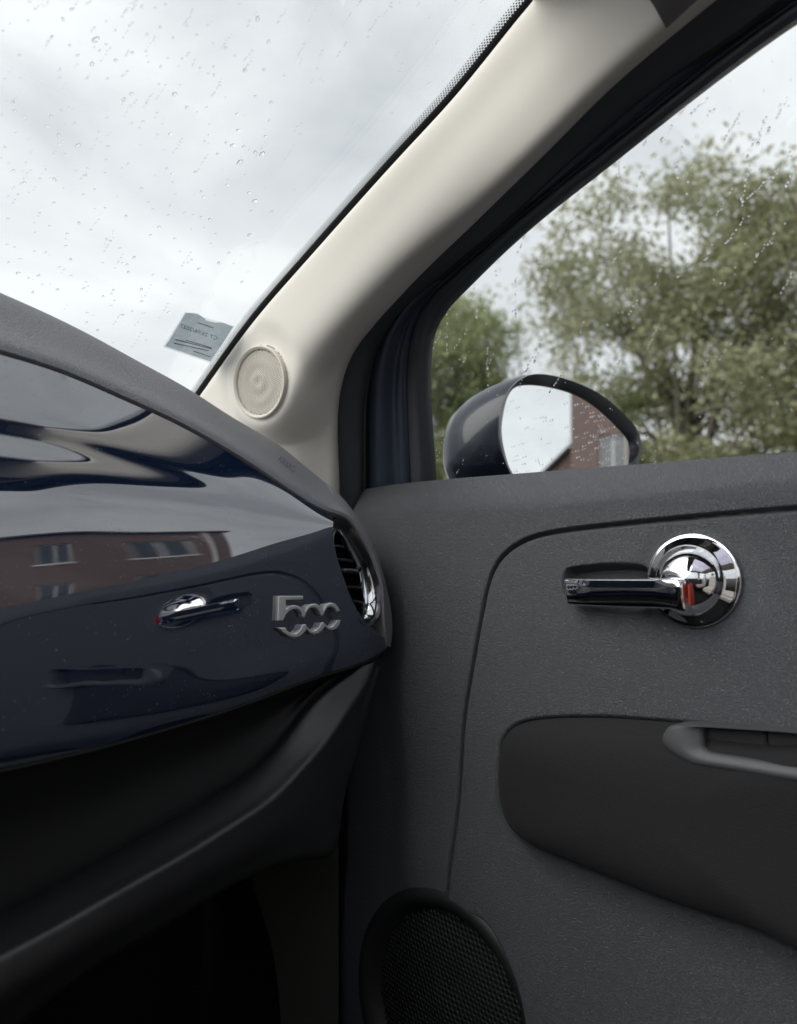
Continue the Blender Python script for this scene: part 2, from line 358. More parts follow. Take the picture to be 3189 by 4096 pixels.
# number badge: two chrome strips forming joined numerals
bp1 = [(300, 290), (755, 290), (755, 350), (440, 365), (440, 535), (480, 495), (530, 470), (600, 460), (680, 478), (745, 520), (790, 560), (815, 520), (850, 480), (920, 440), (990, 435), (1060, 465), (1110, 520), (1125, 545), (1150, 500), (1200, 440), (1270, 415), (1340, 430), (1400, 490), (1440, 570), (1375, 588), (1350, 540), (1300, 497), (1250, 487), (1195, 512), (1160, 570), (1140, 612), (1110, 658), (1072, 642), (1050, 590), (1010, 530), (960, 503), (910, 503), (850, 540), (815, 600), (775, 694), (735, 676), (720, 605), (680, 552), (630, 528), (570, 532), (500, 567), (440, 632), (385, 745), (285, 745)]
bp2 = [(280, 875), (435, 875), (460, 925), (520, 972), (590, 985), (650, 965), (705, 905), (745, 820), (800, 812), (830, 860), (880, 912), (935, 932), (990, 920), (1045, 870), (1085, 785), (1135, 775), (1160, 812), (1205, 850), (1255, 862), (1310, 838), (1350, 780), (1375, 735), (1445, 735), (1428, 815), (1375, 888), (1300, 925), (1220, 908), (1155, 858), (1120, 915), (1040, 980), (955, 1002), (875, 970), (822, 905), (775, 965), (700, 1032), (610, 1062), (500, 1042), (400, 975), (330, 915)]
fv = gridf[:, :160].reshape(-1, 3); fd = fv / np.linalg.norm(fv, axis=1)[:, None]
def on_fascia(px, py): r = ray(px, py); return fv[np.argmax(fd @ (r / np.linalg.norm(r)))]
bs = np.array([on_fascia(*Z3(*q)) for q in bp1 + bp2]); co = np.linalg.lstsq(np.c_[np.ones(len(bs)), bs[:, 0], bs[:, 2]], bs[:, 1], rcond=None)[0]
bn = np.array([-co[1], 1, -co[2]])
for poly in (bp1, bp2):
    pts = [PP(*Z3(*q), bn, co[0] - .0058) for q in poly]
    o = prism('number_badge', pts, (0, .0075, 0), M['chrome_satin'], fascia, bevel=.0008, segs=1)
    tag(o, 'chrome numeral badge reading 500')
del fascia['label']

# ---- dashboard top (grey grained visor) -------------------------------------
vis_sil = [(-300, 492, .745), (-120, 568, .756), (0, 620, .762), (100, 665, .766), (200, 715, .768), (300, 770, .768), (400, 826, .764), (500, 890, .756), (600, 950, .744), (660, 1000, .734), (720, 1050, .719), (750, 1085, .709), (780, 1130, .699), (810, 1200, .690), (830, 1272, .680), (838, 1335, .672), (834, 1380, .668)]
vis_low = [(-300, 666, .6715), (-120, 716, .6795), (0, 750, .6835), (130, 791, .6865), (260, 846, .6895), (370, 896, .6895), (480, 956, .6865), (560, 1006, .6835), (640, 1060, .6795), (690, 1087, .6785), (728, 1099, .678), (748, 1110, .677), (767, 1135, .675), (788, 1171, .672), (803, 1206, .669), (812, 1237, .6665), (816, 1268, .664), (817, 1300, .662), (819, 1335, .662), (826, 1378, .6655)]
s3, l3 = np.array(rail(vis_sil)), np.array(rail(vis_low))
Ss, Ls = spline(s3, 300), spline(l3, 300)
fade = sstep(0.75, 0.97, np.linspace(0, 1, 300))[:, None]
out = np.array([0, 1.0, 0]) * (1 - fade) + np.array([0.55, .83, 0]) * fade
inn = np.array([0, .012, -.004])
hgt = np.linalg.norm(Ss - Ls, axis=1)[:, None]
nrm = np.array([0, -.8, .6])
rails = [Ls + inn * 1.6, Ls + np.array([0, .001, -.0012]), Ls + np.array([0, -.0012, .0018]), Ls * .72 + Ss * .28 + nrm * .030 * hgt, Ls * .35 + Ss * .65 + nrm * .035 * hgt, Ls * .06 + Ss * .94 + nrm * .012 * hgt, Ss + out * .010 + np.array([0, 0, -.0005]), Ss + out * .03 + np.array([0, 0, -.006]), Ss + out * .10 + np.array([0, 0, -.035]), Ss + out * .26 + np.array([0, 0, -.13])]
gv = np.array([spline(np.array(rails)[:, u], 40) for u in range(300)])
dtop = mesh_obj('dashboard_top', gv.reshape(-1, 3), grid_faces(300, 40), M['visor'], car, True, 40)
tag(dtop, 'grey grained dashboard top')

# raised ribs of the side demister slot at the far end of the dashboard top
for k, (a, b_) in enumerate([((697, 1030), (722, 1077)), ((708, 1040), (730, 1080)), ((720, 1052), (738, 1084)), ((731, 1064), (745, 1090))]):
    p, q = PY(*a, .716), PY(*b_, .698); d = (q - p) / np.linalg.norm(q - p)
    e1, e2, _ = frame_of(d); rr = []
    for t, r in ((0, .0004), (.12, .0016), (.5, .0022), (.88, .0016), (1, .0004)):
        c = p * (1 - t) + q * t; aa = np.linspace(0, 2 * math.pi, 10, endpoint=False)
        rr.append(c + np.outer(np.cos(aa) * r, e1) + np.outer(np.sin(aa) * r, e2))
    rings_obj('demister_rib', rr, M['visor'], dtop, cap0=True)

def text_mesh(txt, mapper, name, mat_, parent, size=1.0):
    cu = bpy.data.curves.new('t', 'FONT'); cu.body = txt; cu.size = size; cu.resolution_u = 3
    o = bpy.data.objects.new('t', cu); COL.objects.link(o)
    dg = bpy.context.evaluated_depsgraph_get(); me = o.evaluated_get(dg).to_mesh()
    v = np.array([x.co[:] for x in me.vertices]); f = [tuple(p.vertices) for p in me.polygons]
    o.evaluated_get(dg).to_mesh_clear(); bpy.data.objects.remove(o); bpy.data.curves.remove(cu)
    w = v[:, 0].max() - v[:, 0].min(); x0 = v[:, 0].min(); hh = v[:, 1].max()
    pts = np.array([mapper((x - x0) / w, y / hh) for x, y, _ in v])
    return mesh_obj(name, pts, f, mat_, parent, smooth=False)
def airbag_map(u, v):
    # flat letters along the dashboard top; darker grey paints in the shade of sunken ones
    px = 593 + 34 * u + 10 * v * .4; py = 982 + 26 * u - 13 * v
    return PY(px, py, .706)
text_mesh('AIRBAG', airbag_map, 'flat_lettering', M['lettering'], dtop)

# ---- air vent at the end of the dashboard -----------------------------------
yo = lambda py: .679 + (.660 - .679) * (py - 1100) / 236
def vcurve(zpts, dy, extra=()):
    out = []
    for q in zpts: px, py = Z4(*q); out.append(PY(px, py, yo(py) + dy))
    for px, py in extra: out.append(PY(px, py, yo(py) + dy))
    return out
vO = [(880, 397), (965, 432), (1055, 548), (1152, 718), (1222, 878), (1262, 1020), (1277, 1150), (1271, 1300), (1240, 1388), (1200, 1442), (1150, 1470), (1080, 1440), (980, 1290), (880, 1080), (800, 860), (760, 650), (775, 500), (815, 425)]
vCo = [(835, 522), (880, 545), (955, 622), (1052, 760), (1132, 920), (1181, 1080), (1197, 1220), (1183, 1330), (1142, 1398), (1085, 1402), (1010, 1300), (920, 1120), (850, 930), (800, 740), (785, 610), (805, 540)]
vCi = [(842, 588), (885, 620), (952, 720), (1030, 852), (1082, 982), (1112, 1120), (1127, 1250), (1112, 1328), (1080, 1366), (1050, 1360), (990, 1260), (930, 1110), (870, 930), (830, 770), (815, 670), (820, 605)]
N_V = 96
def cl(z, dy): return spline(vcurve(z, dy), N_V, True)
O0, Co, Ci = cl(vO, 0.002), cl(vCo, 0.011), cl(vCi, 0.013)
vent = rings_obj('air_vent', [O0 + [0, .03, 0], O0 + [0, .002, 0], O0 * .95 + Co * .05 + [0, -.0015, 0], O0 * .75 + Co * .25 + [0, -.002, 0], O0 * .35 + Co * .65, Co], M['gloss_black'], car, cap=False)
tag(vent, 'round air vent in the end of the dashboard')
rings_obj('chrome_ring', [Co + [0, .006, 0], Co + [0, -.003, 0], Co * .88 + Ci * .12 + [0, -.0055, 0], Co * .6 + Ci * .4 + [0, -.0035, 0], Co * .25 + Ci * .75 + [0, .003, 0], Ci + [0, .010, 0], Ci + [0, .014, 0]], M['chrome'], vent, cap=False)
rings_obj('vent_tunnel', [Ci + [0, .010, 0], Ci + [.004, .06, 0]], M['black'], vent, cap=True, sharp=30)
for zl, zr, hgt_z in [((805, 690), (955, 712), 26), ((825, 815), (1040, 850), 26), ((850, 1092), (1120, 1100), 26), ((900, 1228), (1122, 1240), 34)]:
    (ax, ay), (bx_, by) = Z4(*zl), Z4(*zr); dpy = hgt_z * .2195
    a0, b0 = PY(ax, ay, yo(ay) + .019), PY(bx_, by, yo(by) + .019)
    prof = [(0, 0), (0, -.0022), (.022, -.008), (.022, -.006)]
    rr = []
    for t in np.linspace(0, 1, 7):
        c = a0 * (1 - t) + b0 * t + np.array([0, 0, .0022 * math.sin(math.pi * min(t * 1.0, 1))])
        rr.append(np.array([c + np.array([0, p, q]) for p, q in [(0, .0005), (-.0006, -.0008), (0, -.0024), (.024, -.010), (.024, -.0075)]]))
    rings_obj('vent_vane', rr, M['satin_black'], vent, cap0=True, sharp=50)
(ax, ay), (bx_, by) = Z4(905, 915), Z4(1060, 935)
a0, b0 = PY(ax, ay, yo(ay) + .012), PY(bx_, by, yo(by) + .012); rr = []
for t, k in ((0, .4), (.08, .9), (.5, 1), (.92, .9), (1, .4)):
    c = a0 * (1 - t) + b0 * t; aa = np.linspace(0, 2 * math.pi, 16, endpoint=False)
    rr.append(c + np.stack([0 * aa, np.cos(aa) * .008 * k + .006, np.sin(aa) * .0042 * k - .001], 1))
rings_obj('vent_knob', rr, M['gloss_black'], vent, cap0=True)

# ---- lower dashboard --------------------------------------------------------
B3 = rail(fascia_B)
z8 = lambda L: [Z8(*q) for q in L]
lipL = [(-300, 2110, .634), (-100, 2010, .639)] + [(x, y, v) for (x, y), v in zip([(0, 1957), (207, 1847), (414, 1730), (510, 1671), (593, 1599), (655, 1519), (690, 1481), (752, 1433)], [.642, .650, .658, .662, .665, .668, .670, .673])]
cr = [(-300, 2205, .560), (-100, 2100, .566), (0, 2044, .570), (103, 1989, .576), (207, 1930, .583), (310, 1871, .591), (414, 1812, .600), (517, 1747, .610), (586, 1699, .618), (641, 1643, .627), (697, 1581, .637), (745, 1512, .648), (780, 1457, .658), (797, 1412, .664)]
lo1 = [(-300, 2290, .556), (0, 2118, .568), (207, 1990, .582), (414, 1872, .600), (560, 1785, .614), (650, 1715, .628), (712, 1640, .642), (755, 1548, .655), (785, 1472, .663), (803, 1418, .667)]
lo2 = [(-300, 2400, .575), (0, 2222, .590), (41, 2186, .593), (207, 2059, .604), (345, 1977, .615), (483, 1894, .627), (560, 1858, .635), (640, 1836, .645), (712, 1816, .655), (730, 1720, .660), (760, 1610, .665), (788, 1510, .670), (810, 1424, .673)]
Bs = spline(B3, 160); Lr = spline(rail(lipL), 160); Cr = spline(rail(cr), 160); L1 = spline(rail(lo1), 160); L2 = spline(rail(lo2), 160)
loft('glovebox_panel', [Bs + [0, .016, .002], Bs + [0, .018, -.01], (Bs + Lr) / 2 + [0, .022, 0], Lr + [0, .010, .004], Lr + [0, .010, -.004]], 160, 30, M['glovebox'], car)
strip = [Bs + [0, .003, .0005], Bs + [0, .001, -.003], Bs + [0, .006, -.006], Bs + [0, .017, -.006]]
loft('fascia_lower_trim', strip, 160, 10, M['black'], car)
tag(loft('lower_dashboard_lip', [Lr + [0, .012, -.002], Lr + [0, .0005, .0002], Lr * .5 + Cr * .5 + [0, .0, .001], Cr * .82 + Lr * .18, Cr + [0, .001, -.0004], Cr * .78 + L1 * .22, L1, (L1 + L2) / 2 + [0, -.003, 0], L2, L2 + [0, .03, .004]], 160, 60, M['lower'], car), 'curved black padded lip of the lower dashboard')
kick = [[PX(531, 1840, .66), PX(545, 1900, .665), PX(575, 2000, .67), PX(600, 2190, .675), PX(610, 2400, .675)], [PX(640, 1815, .685), PX(645, 1900, .69), PX(655, 2000, .69), PX(660, 2190, .69), PX(660, 2400, .69)], [PX(722, 1790, .70), PX(722, 1900, .705), PX(722, 2000, .705), PX(722, 2190, .705), PX(722, 2400, .705)]]
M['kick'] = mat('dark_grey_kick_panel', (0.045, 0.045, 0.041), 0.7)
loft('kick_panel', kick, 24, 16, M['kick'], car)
box_obj('firewall', (-.66, 1.12, -.75), (.80, 1.16, .15), M['carpet'], car, 0)
box_obj('floor_carpet', (-.66, -1.3, -.72), (.80, 1.2, -.68), M['carpet'], car, 0)
box_obj('dashboard_core', (-.62, .76, -.14), (.70, 1.10, .085), M['black'], car, 0)  # unseen dash body, added to block light leaking past the dash end
box_obj('sill_side', (.735, .66, -.72), (.80, 1.12, .10), M['black'], car, 0)

# ---- windscreen -------------------------------------------------------------
WN, WC = np.array([0, .404, 1.0]), .72
def PW(px, py, off=0.0): return PP(px, py, WN, WC + off)
wn_u = WN / np.linalg.norm(WN)
ws_edge_px = [(1270, -180), (1200, -85), (1135, 0), (1106, 34), (985, 183), (870, 309), (760, 430), (640, 565), (540, 681), (430, 832), (380, 900), (300, 1005)]
ws_edge = spline([PW(*p) for p in ws_edge_px], 200)
we0, we1 = ws_edge[0], ws_edge[-1]
outl = [np.array([-.70, we1[1], WC - .404 * we1[1]]), we1, *[ws_edge[k] for k in range(180, 0, -20)], we0, np.array([-.66, we0[1], WC - .404 * we0[1]])]
outl = [p + (np.array([.03, 0, 0]) if p[0] > 0 else 0) for p in outl]
ws = prism('windscreen', outl, wn_u * .005, M['glass'], car)
tag(ws, 'raindrop-spotted windscreen')
tang = np.gradient(ws_edge, axis=0); tang /= np.linalg.norm(tang, axis=1)[:, None]
side = np.cross(wn_u, tang); side /= np.linalg.norm(side, axis=1)[:, None]
if side[100][0] > 0: side = -side
zin = -wn_u * .0012
band = np.stack([ws_edge - side * .03 + zin, ws_edge + side * .0075 + zin], 1)
mesh_obj('frit_band', band.reshape(-1, 3), grid_faces(200, 2), M['frit'], ws)
dv, df = [], []
arc = np.concatenate([[0], np.cumsum(np.linalg.norm(np.diff(ws_edge, axis=0), axis=1))])
a8 = np.linspace(0, 2 * math.pi, 8, endpoint=False)
for row in range(4):
    for s in np.arange(.002 + (row % 2) * .0017, arc[-1], .0034):
        c = np.array([np.interp(s, arc, ws_edge[:, k]) for k in range(3)]); i = min(int(s / arc[-1] * 199), 199)
        r = [.00125, .00115, .001, .0008][row]; c = c + side[i] * (.0080 + row * .0023) + zin
        b0 = len(dv); dv += [c + tang[i] * math.cos(q) * r + side[i] * math.sin(q) * r for q in a8]; df.append(tuple(range(b0, b0 + 8)))
mesh_obj('frit_dots', dv, df, M['frit'], ws, False)

# ---- pillar trim with tweeter ----------------------------------------------
TN = np.array([1.0, 0, .4])
def PT(px, py, c): return PP(px, py, TN, c)
trim_L = [PW(px, py, -.012) for px, py in [(1268, -180), (1200, -88), (1138, 0), (1110, 34), (988, 185), (873, 312), (763, 433), (643, 568), (543, 684), (433, 835), (383, 903), (303, 1010)]]
trim_Rp = [(1640, -120), (1560, -55), (1420, 60), (1300, 165), (1200, 265), (1100, 365), (1000, 463), (900, 560), (822, 643), (770, 705), (735, 765), (718, 822), (710, 890), (711, 960), (714, 1040), (716, 1120)]
trim_R = [PT(px, py, .776) for px, py in trim_Rp]
NT = 260
TL, TR = spline(trim_L, NT), spline(trim_R, NT)
bul = np.array([-.62, -.45, -.25])
lw_ = sstep(.25, .78, np.linspace(0, 1, NT))[:, None]; bl = np.array([-.30, -.20, -.85])       # lower end swells down to carry the tweeter
mids = [TL + bul * -.004 + np.array([.006, .006, 0]), TL, TL * .93 + TR * .07 + bul * .006 + bl * lw_ * .007, TL * .70 + TR * .30 + bul * .008 + bl * lw_ * .034, TL * .42 + TR * .58 + bul * .011 + bl * lw_ * .049, TL * .18 + TR * .82 + bul * .010 + bl * lw_ * .032, TL * .05 + TR * .95 + bul * .006 + bl * lw_ * .008, TR, TR + np.array([.022, .012, .004])]
gt = np.array([spline(np.array(mids)[:, u], 110) for u in range(NT)])
tw_n = np.array([-.962, -.12, -.16]); e1, e2, tn = frame_of(tw_n)
tw_c = PY(553, 815, .87); TWR = .048
# sit the tweeter face on the trim, then blend the trim up to it
fl = gt.reshape(-1, 3); d0 = np.linalg.norm(np.cross(fl, tw_c / np.linalg.norm(tw_c)), axis=1)
near = fl[np.argmin(d0)]; tw_c = tw_c / np.linalg.norm(tw_c) * (np.linalg.norm(near) - .012)
rel_ = fl - tw_c; hh = rel_ @ tn; pr_ = rel_ - np.outer(hh, tn); rho = np.linalg.norm(pr_, axis=1) / TWR
wgt = 1 - sstep(1.05, 1.8, rho); wgt[rho < 1.0] = 1.0; wgt *= np.tile(sstep(3, 20, np.arange(110.)) * sstep(101, 90, np.arange(110.)), NT)
tgt = np.where(rho < .98, -.012, -.0034)
fl = fl + np.outer(wgt * (tgt - hh), tn)
pillar = mesh_obj('pillar_trim', fl, grid_faces(NT, 110), M['cream'], car, True, 60)
tag(pillar, 'cream windscreen pillar trim')
TWD = TWR * 1.0
lathe('tweeter_ring', tw_c, tn, [(TWR * 1.012, -.009), (TWR * 1.01, -.0005), (TWR * .998, .0020), (TWR * .97, .0026), (TWR * .915, .0010), (TWR * .90, -.0012)], M['cream_cut'], pillar)
perforated('tweeter_grille', tw_c - tn * .0012, tn, TWR * .905, .0028, .66, lambda r: .003 * (1 - r * r) + -.0009 * math.cos(r * 15) * (1 - r), M['cream_cut'], pillar, rot=.2)
lathe('tweeter_backing', tw_c - tn * .005, tn, [(TWR * .93, 0), (TWR * .5, .001), (.001, .002)], M['cream_back'], pillar)

# headliner beyond the pillar trim
hl = [[PT(px, py, .768) for px, py in [(1421, 61), (1490, -2), (1600, -100), (1800, -260)]], [PT(px, py, .750) for px, py in [(1404, 30), (1450, -25), (1560, -130), (1700, -260)]], [PT(px, py, .726) for px, py in [(1384, -3), (1420, -60), (1500, -160), (1600, -290)]], [PT(px, py, .703) for px, py in [(1340, -60), (1380, -120), (1420, -220), (1460, -320)]]]
loft('headliner', hl, 30, 24, M['headliner'], car)

# ---- seals and door frame ---------------------------------------------------
def back_rail(c, zt, lst):
    """continues a side rail rearwards along the roof line"""
    return [PT(*p, c) for p in lst]
RB = [np.array([0.0, -.02, .0]), ]
lineP = [(1760, -110), (1680, -50), (1597, 14), (1420, 140), (1233, 299), (1046, 472), (906, 593), (836, 664), (795, 735), (774, 815), (768, 900), (768, 980), (768, 1075), (770, 1250)]
seal_o = [(1640, -122), (1560, -57), (1418, 58), (1298, 163), (1198, 263), (1098, 363), (998, 461), (898, 558), (820, 641), (768, 703), (733, 763), (716, 820), (708, 890), (709, 960), (711, 1050), (713, 1250)]
def rearward(pts, c, n=4):
    p = pts[0]; ex = []
    for k, (y, z) in enumerate([(-.45, p[2] + .03), (-.2, p[2] + .045), (p[1] * .4, p[2] + .03)]):
        ex.append(np.array([c - .4 * z, y, z]))
    return ex + list(pts)
SO, LI = [spline(rearward([PT(*p, c) for p in L], c), 200) for L, c in ((seal_o, .800), (lineP, .812))]
tag(loft('door_seal', [SO + [.012, .01, .0], SO + [-.004, -.002, 0], SO * .75 + LI * .25 + [-.010, -.006, -.003], SO * .4 + LI * .6 + [-.007, -.005, -.002], LI * .97 + SO * .03, LI + [.02, 0.01, .0]], 200, 26, M['rubber'], car), 'black rubber door seal')
chanP = [(1820, -75), (1700, 16), (1560, 116), (1350, 281), (1150, 438), (1040, 530), (962, 598), (908, 656), (882, 718), (872, 800), (874, 900), (880, 1030), (886, 1150)]
winP = [(1830, -62), (1700, 30), (1560, 130), (1450, 215), (1350, 295), (1250, 375), (1150, 455), (1050, 545), (985, 610), (940, 660), (917, 705), (909, 750), (908, 850), (914, 940), (920, 1030), (928, 1150)]
frameP = [(1765, -106), (1684, -46), (1602, 20), (1426, 148), (1240, 306), (1054, 479), (916, 599), (848, 670), (808, 740), (790, 815), (785, 900), (785, 980), (785, 1075), (788, 1250)]
FR, CH, WI = [spline(rearward([PT(*p, c) for p in L], c), 200) for L, c in ((frameP, .842), (chanP, .850), (winP, .858))]
loft('door_frame', [FR + [.02, .0, 0], FR, FR * .85 + CH * .15 + [-.010, -.004, -.003], FR * .5 + CH * .5 + [-.009, -.004, -.004], FR * .35 + CH * .65 + [-.004, -.002, -.002], FR * .12 + CH * .88 + [-.007, -.003, -.002], CH, CH + [.01, 0, 0]], 200, 44, M['navy_frame'], car)
loft('window_channel', [CH + [.01, .004, 0], CH + [-.003, 0, 0], CH * .7 + WI * .3 + [-.008, -.003, -.002], CH * .35 + WI * .65 + [-.008, -.003, -.002], CH * .1 + WI * .9 + [-.003, -.001, 0], WI, WI + [.012, 0, 0]], 200, 26, M['rubber'], car)
LI2, FR2 = LI + [.018, .008, 0], FR + [.018, 0, 0]
loft('seal_gap', [LI2, (LI2 + FR2) / 2 + [.01, .0, 0], FR2], 200, 6, M['black'], car)

# ---- side window ------------------------------------------------------------
gl = [PT(px, py, .860) for px, py in [(900, 1180), (893, 1030), (885, 850), (886, 745), (900, 690), (930, 640), (985, 585), (1050, 522), (1150, 432), (1350, 272), (1560, 106), (1700, 6), (1830, -85)]]
zz = gl[-1][2]; gl += [np.array([.860 - .4 * (zz + .045), -.1, zz + .045]), np.array([.860 - .4 * (zz + .04), -.45, zz + .04]), np.array([.860 - .4 * .06, -.45, .06])]
swin = prism('side_window', gl, TN / np.linalg.norm(TN) * .004, M['glass'], car)
tag(swin, 'rain-streaked passenger side window')

# ---- passenger door ---------------------------------------------------------
X0 = .726
def dyz(px, py): p = PX(px, py, X0 - .002); return np.array([p[1], p[2]])
sill_px = [(771, 1160), (772, 1095), (778, 1072), (793, 1056), (820, 1044), (860, 1036), (920, 1030), (1000, 1023), (1200, 1008), (1400, 993), (1700, 970), (1790, 963)]
sillp = np.array([PX(px, py, .768) for px, py in sill_px])
ys = np.concatenate([np.linspace(.775, .12, 490), np.linspace(.118, -.45, 24)[1:]])
top_z = np.interp(-ys, -sillp[3:, 1][::1], sillp[3:, 2])
y_front = sillp[1, 1]; r_c = .03
ys = ys[ys <= y_front]; ys = np.concatenate([[y_front], ys]); top_z = np.interp(-ys, -sillp[5:, 1], sillp[5:, 2])
dfr = y_front - ys
corner = np.where(dfr < r_c, r_c - np.sqrt(np.maximum(r_c ** 2 - (r_c - dfr) ** 2, 0)), 0)
top_z = top_z - corner
NZ = 560; vz = np.linspace(0, 1, NZ) ** .9
Yg = np.repeat(ys[:, None], NZ, 1); Zg = -.64 + (top_z[:, None] + .64) * vz[None, :]
P2 = np.stack([Yg.ravel(), Zg.ravel()], 1)
d_top = (top_z[:, None] - Zg).ravel(); d_fr = (y_front - Yg).ravel()
def roll(d, R): q = np.clip(d, 0, R); return R - np.sqrt(np.maximum(R * R - (R - q) ** 2, 0))
chm = (.046 - d_top) * .66; xx = X0 + .5 * (chm + np.sqrt(chm ** 2 + .006 ** 2)) - .0003 + roll(d_fr, .028) * .9
H = np.zeros(len(P2))
seam = np.array([dyz(*p) for p in spline([(1900, 1066), (1780, 1076), (1700, 1083), (1500, 1100), (1300, 1120), (1180, 1135), (1120, 1151), (1075, 1181), (1048, 1222), (1030, 1290), (1015, 1370), (1003, 1440), (990, 1520), (983, 1600), (977, 1720), (972, 1820), (967, 1922)], 90)])
tail = np.array([dyz(*p) for p in spline([(967, 1922), (1000, 1938), (1045, 1957), (1075, 1998), (1105, 2060), (1125, 2120), (1140, 2200), (1150, 2300)], 24)])
insert_poly = np.vstack([seam, tail[1:], [dyz(1150, 2400), np.array([-.5, -.9]), np.array([-.5, seam[0][1]])]])
near_m = np.ones(len(P2), bool)
ds = pl_dist(P2, seam); dt = pl_dist(P2, tail); ins = in_poly(P2, insert_poly)
sd = np.where(ins, 1, -1) * np.minimum(ds, dt)
H += .0022 * sstep(-.001, .005, sd)
H -= .0095 * np.exp(-(ds / .0024) ** 2) + .0022 * np.exp(-(dt / .0016) ** 2)
upper = sstep(.004, .03, ds) * (~ins) * sstep(.12, .02, d_top)
H += .006 * upper
dome_c = dyz(1474, 1237); RD = .0455
rr_d = np.linalg.norm(P2 - dome_c, axis=1) / RD
H -= .0065 * (1 - sstep(1.02, 1.48, rr_d))
cav = np.array([dyz(*Z6(*q)) for q in [(246, 430), (290, 408), (640, 383), (760, 420), (800, 560), (760, 700), (680, 742), (600, 738), (400, 700), (320, 668), (250, 620)]])
cavs = np.array(spline(cav, 60, True)); ic = in_poly(P2, cavs); dc = pl_dist(P2, np.vstack([cavs, cavs[:1]]))
slope_lo = np.where(P2[:, 1] < dome_c[1] - .012, .018, .010)
H -= np.where(ic, .018 * sstep(0, 1, dc / slope_lo), 0)
arm_px = [(1062, 1660), (1064, 1615), (1070, 1582), (1086, 1558), (1112, 1543), (1160, 1534), (1300, 1532), (1420, 1540), (1550, 1552), (1700, 1565), (1950, 1588), (2000, 1900), (1960, 2110), (1700, 2012), (1500, 1941), (1300, 1866), (1200, 1826), (1140, 1801), (1104, 1778), (1080, 1750), (1066, 1712)]
arm = np.array([dyz(*p) for p in spline(arm_px, 220, True)])
da = pl_dist(P2, np.vstack([arm, arm[:1]])); ia = in_poly(P2, arm)
H -= .0035 * np.exp(-(da / .0028) ** 2) * (~ia); H = np.where(ia, -.0035 - .012 * sstep(0, .0025, da), H)
spk_c = dyz(954, 2156); SR = .106
rs = np.linalg.norm(P2 - spk_c, axis=1)
H += .014 * (1 - sstep(.135, .26, rs)); H = np.where(rs < .122, -.03, H)
H += .018 * np.exp(-((P2[:, 0] - .20) / .22) ** 2 - ((P2[:, 1] + .47) / .11) ** 2) * (~ia)
X3 = np.stack([xx - H, P2[:, 0], P2[:, 1]], 1)
fcs = grid_faces(len(ys), NZ); cen = P2[fcs].mean(1)
inf = in_poly(cen, insert_poly)
def sub(name, mask, m, parent):
    f = fcs[mask]; u, inv = np.unique(f, return_inverse=True); return mesh_obj(name, X3[u], inv.reshape(f.shape), m, parent, True, 75)
door = sub('door_panel', ~inf, M['door'], car); tag(door, 'charcoal grained passenger door panel')
sub('door_insert', inf, M['door'], door)
# top shelf of the door behind the roll, and outer skin
box_obj('door_core', (.775, -.45, -.60), (.845, .74, .118), M['black'], door, .004)
# padded fabric armrest
ctr = arm.mean(0); ctr = np.array([dyz(1400, 1730)[0], dyz(1400, 1730)[1]])
prof = [(1.0, -.010), (1.0, -.0005), (.985, .004), (.95, .0115), (.89, .019), (.80, .0255), (.65, .031), (.45, .0345), (.25, .036), (.08, .0365)]
rings = []
for k, h in prof:
    q = ctr + (arm - ctr) * k; low_w = 1 + .55 * sstep(0, -.16, q[:, 1] + .17)
    rings.append(np.stack([X0 - h * np.where(h > 0, low_w, 1), q[:, 0], q[:, 1]], 1))
tag(rings_obj('armrest', rings, M['fabric'], door, sharp=70), 'black woven fabric armrest pad')
# pull handle with window switches
def hx(px, py, x): return PX(px, py, x)
XH = .694
ho = spline([hx(px, py, XH + .004) for px, py in [(1411, 1580), (1415, 1562), (1426, 1549), (1450, 1544), (1550, 1550), (1700, 1560), (1900, 1574), (2000, 1584), (2010, 1650), (2000, 1716), (1900, 1703), (1700, 1669), (1600, 1652), (1500, 1636), (1468, 1629), (1440, 1613), (1420, 1596)]], 160, True)
hi = spline([hx(px, py, XH + .004) for px, py in [(1500, 1580), (1498, 1562), (1500, 1553), (1510, 1551), (1560, 1553), (1700, 1562), (1900, 1576), (1985, 1584), (1992, 1640), (1985, 1690), (1900, 1668), (1700, 1633), (1600, 1617), (1540, 1608), (1518, 1604), (1506, 1598), (1501, 1590)]], 160, True)
k = ho.copy()
tag(rings_obj('pull_handle', [ho + [.03, 0, 0], ho + [.002, 0, 0], ho * .93 + hi * .07 + [-.002, 0, 0], ho * .7 + hi * .3 + [-.0055, 0, 0], ho * .4 + hi * .6 + [-.0055, 0, 0], ho * .1 + hi * .9 + [-.0025, 0, 0], hi + [0, 0, 0], hi + [.006, 0, 0], hi + [.022, 0, 0]], M['handle_grey'], door, cap=False, sharp=60), 'grey door pull handle')
for poly in ([(1494, 1548), (1632, 1556), (1634, 1580), (1640, 1604), (1648, 1634), (1494, 1606)], [(1636, 1556), (1990, 1582), (1990, 1700), (1653, 1637), (1644, 1604), (1638, 1580)]):
    prism('window_switch', [hx(a, b_, XH + .014) for a, b_ in poly], (.01, 0, 0), M['switch'], door, bevel=.0012)
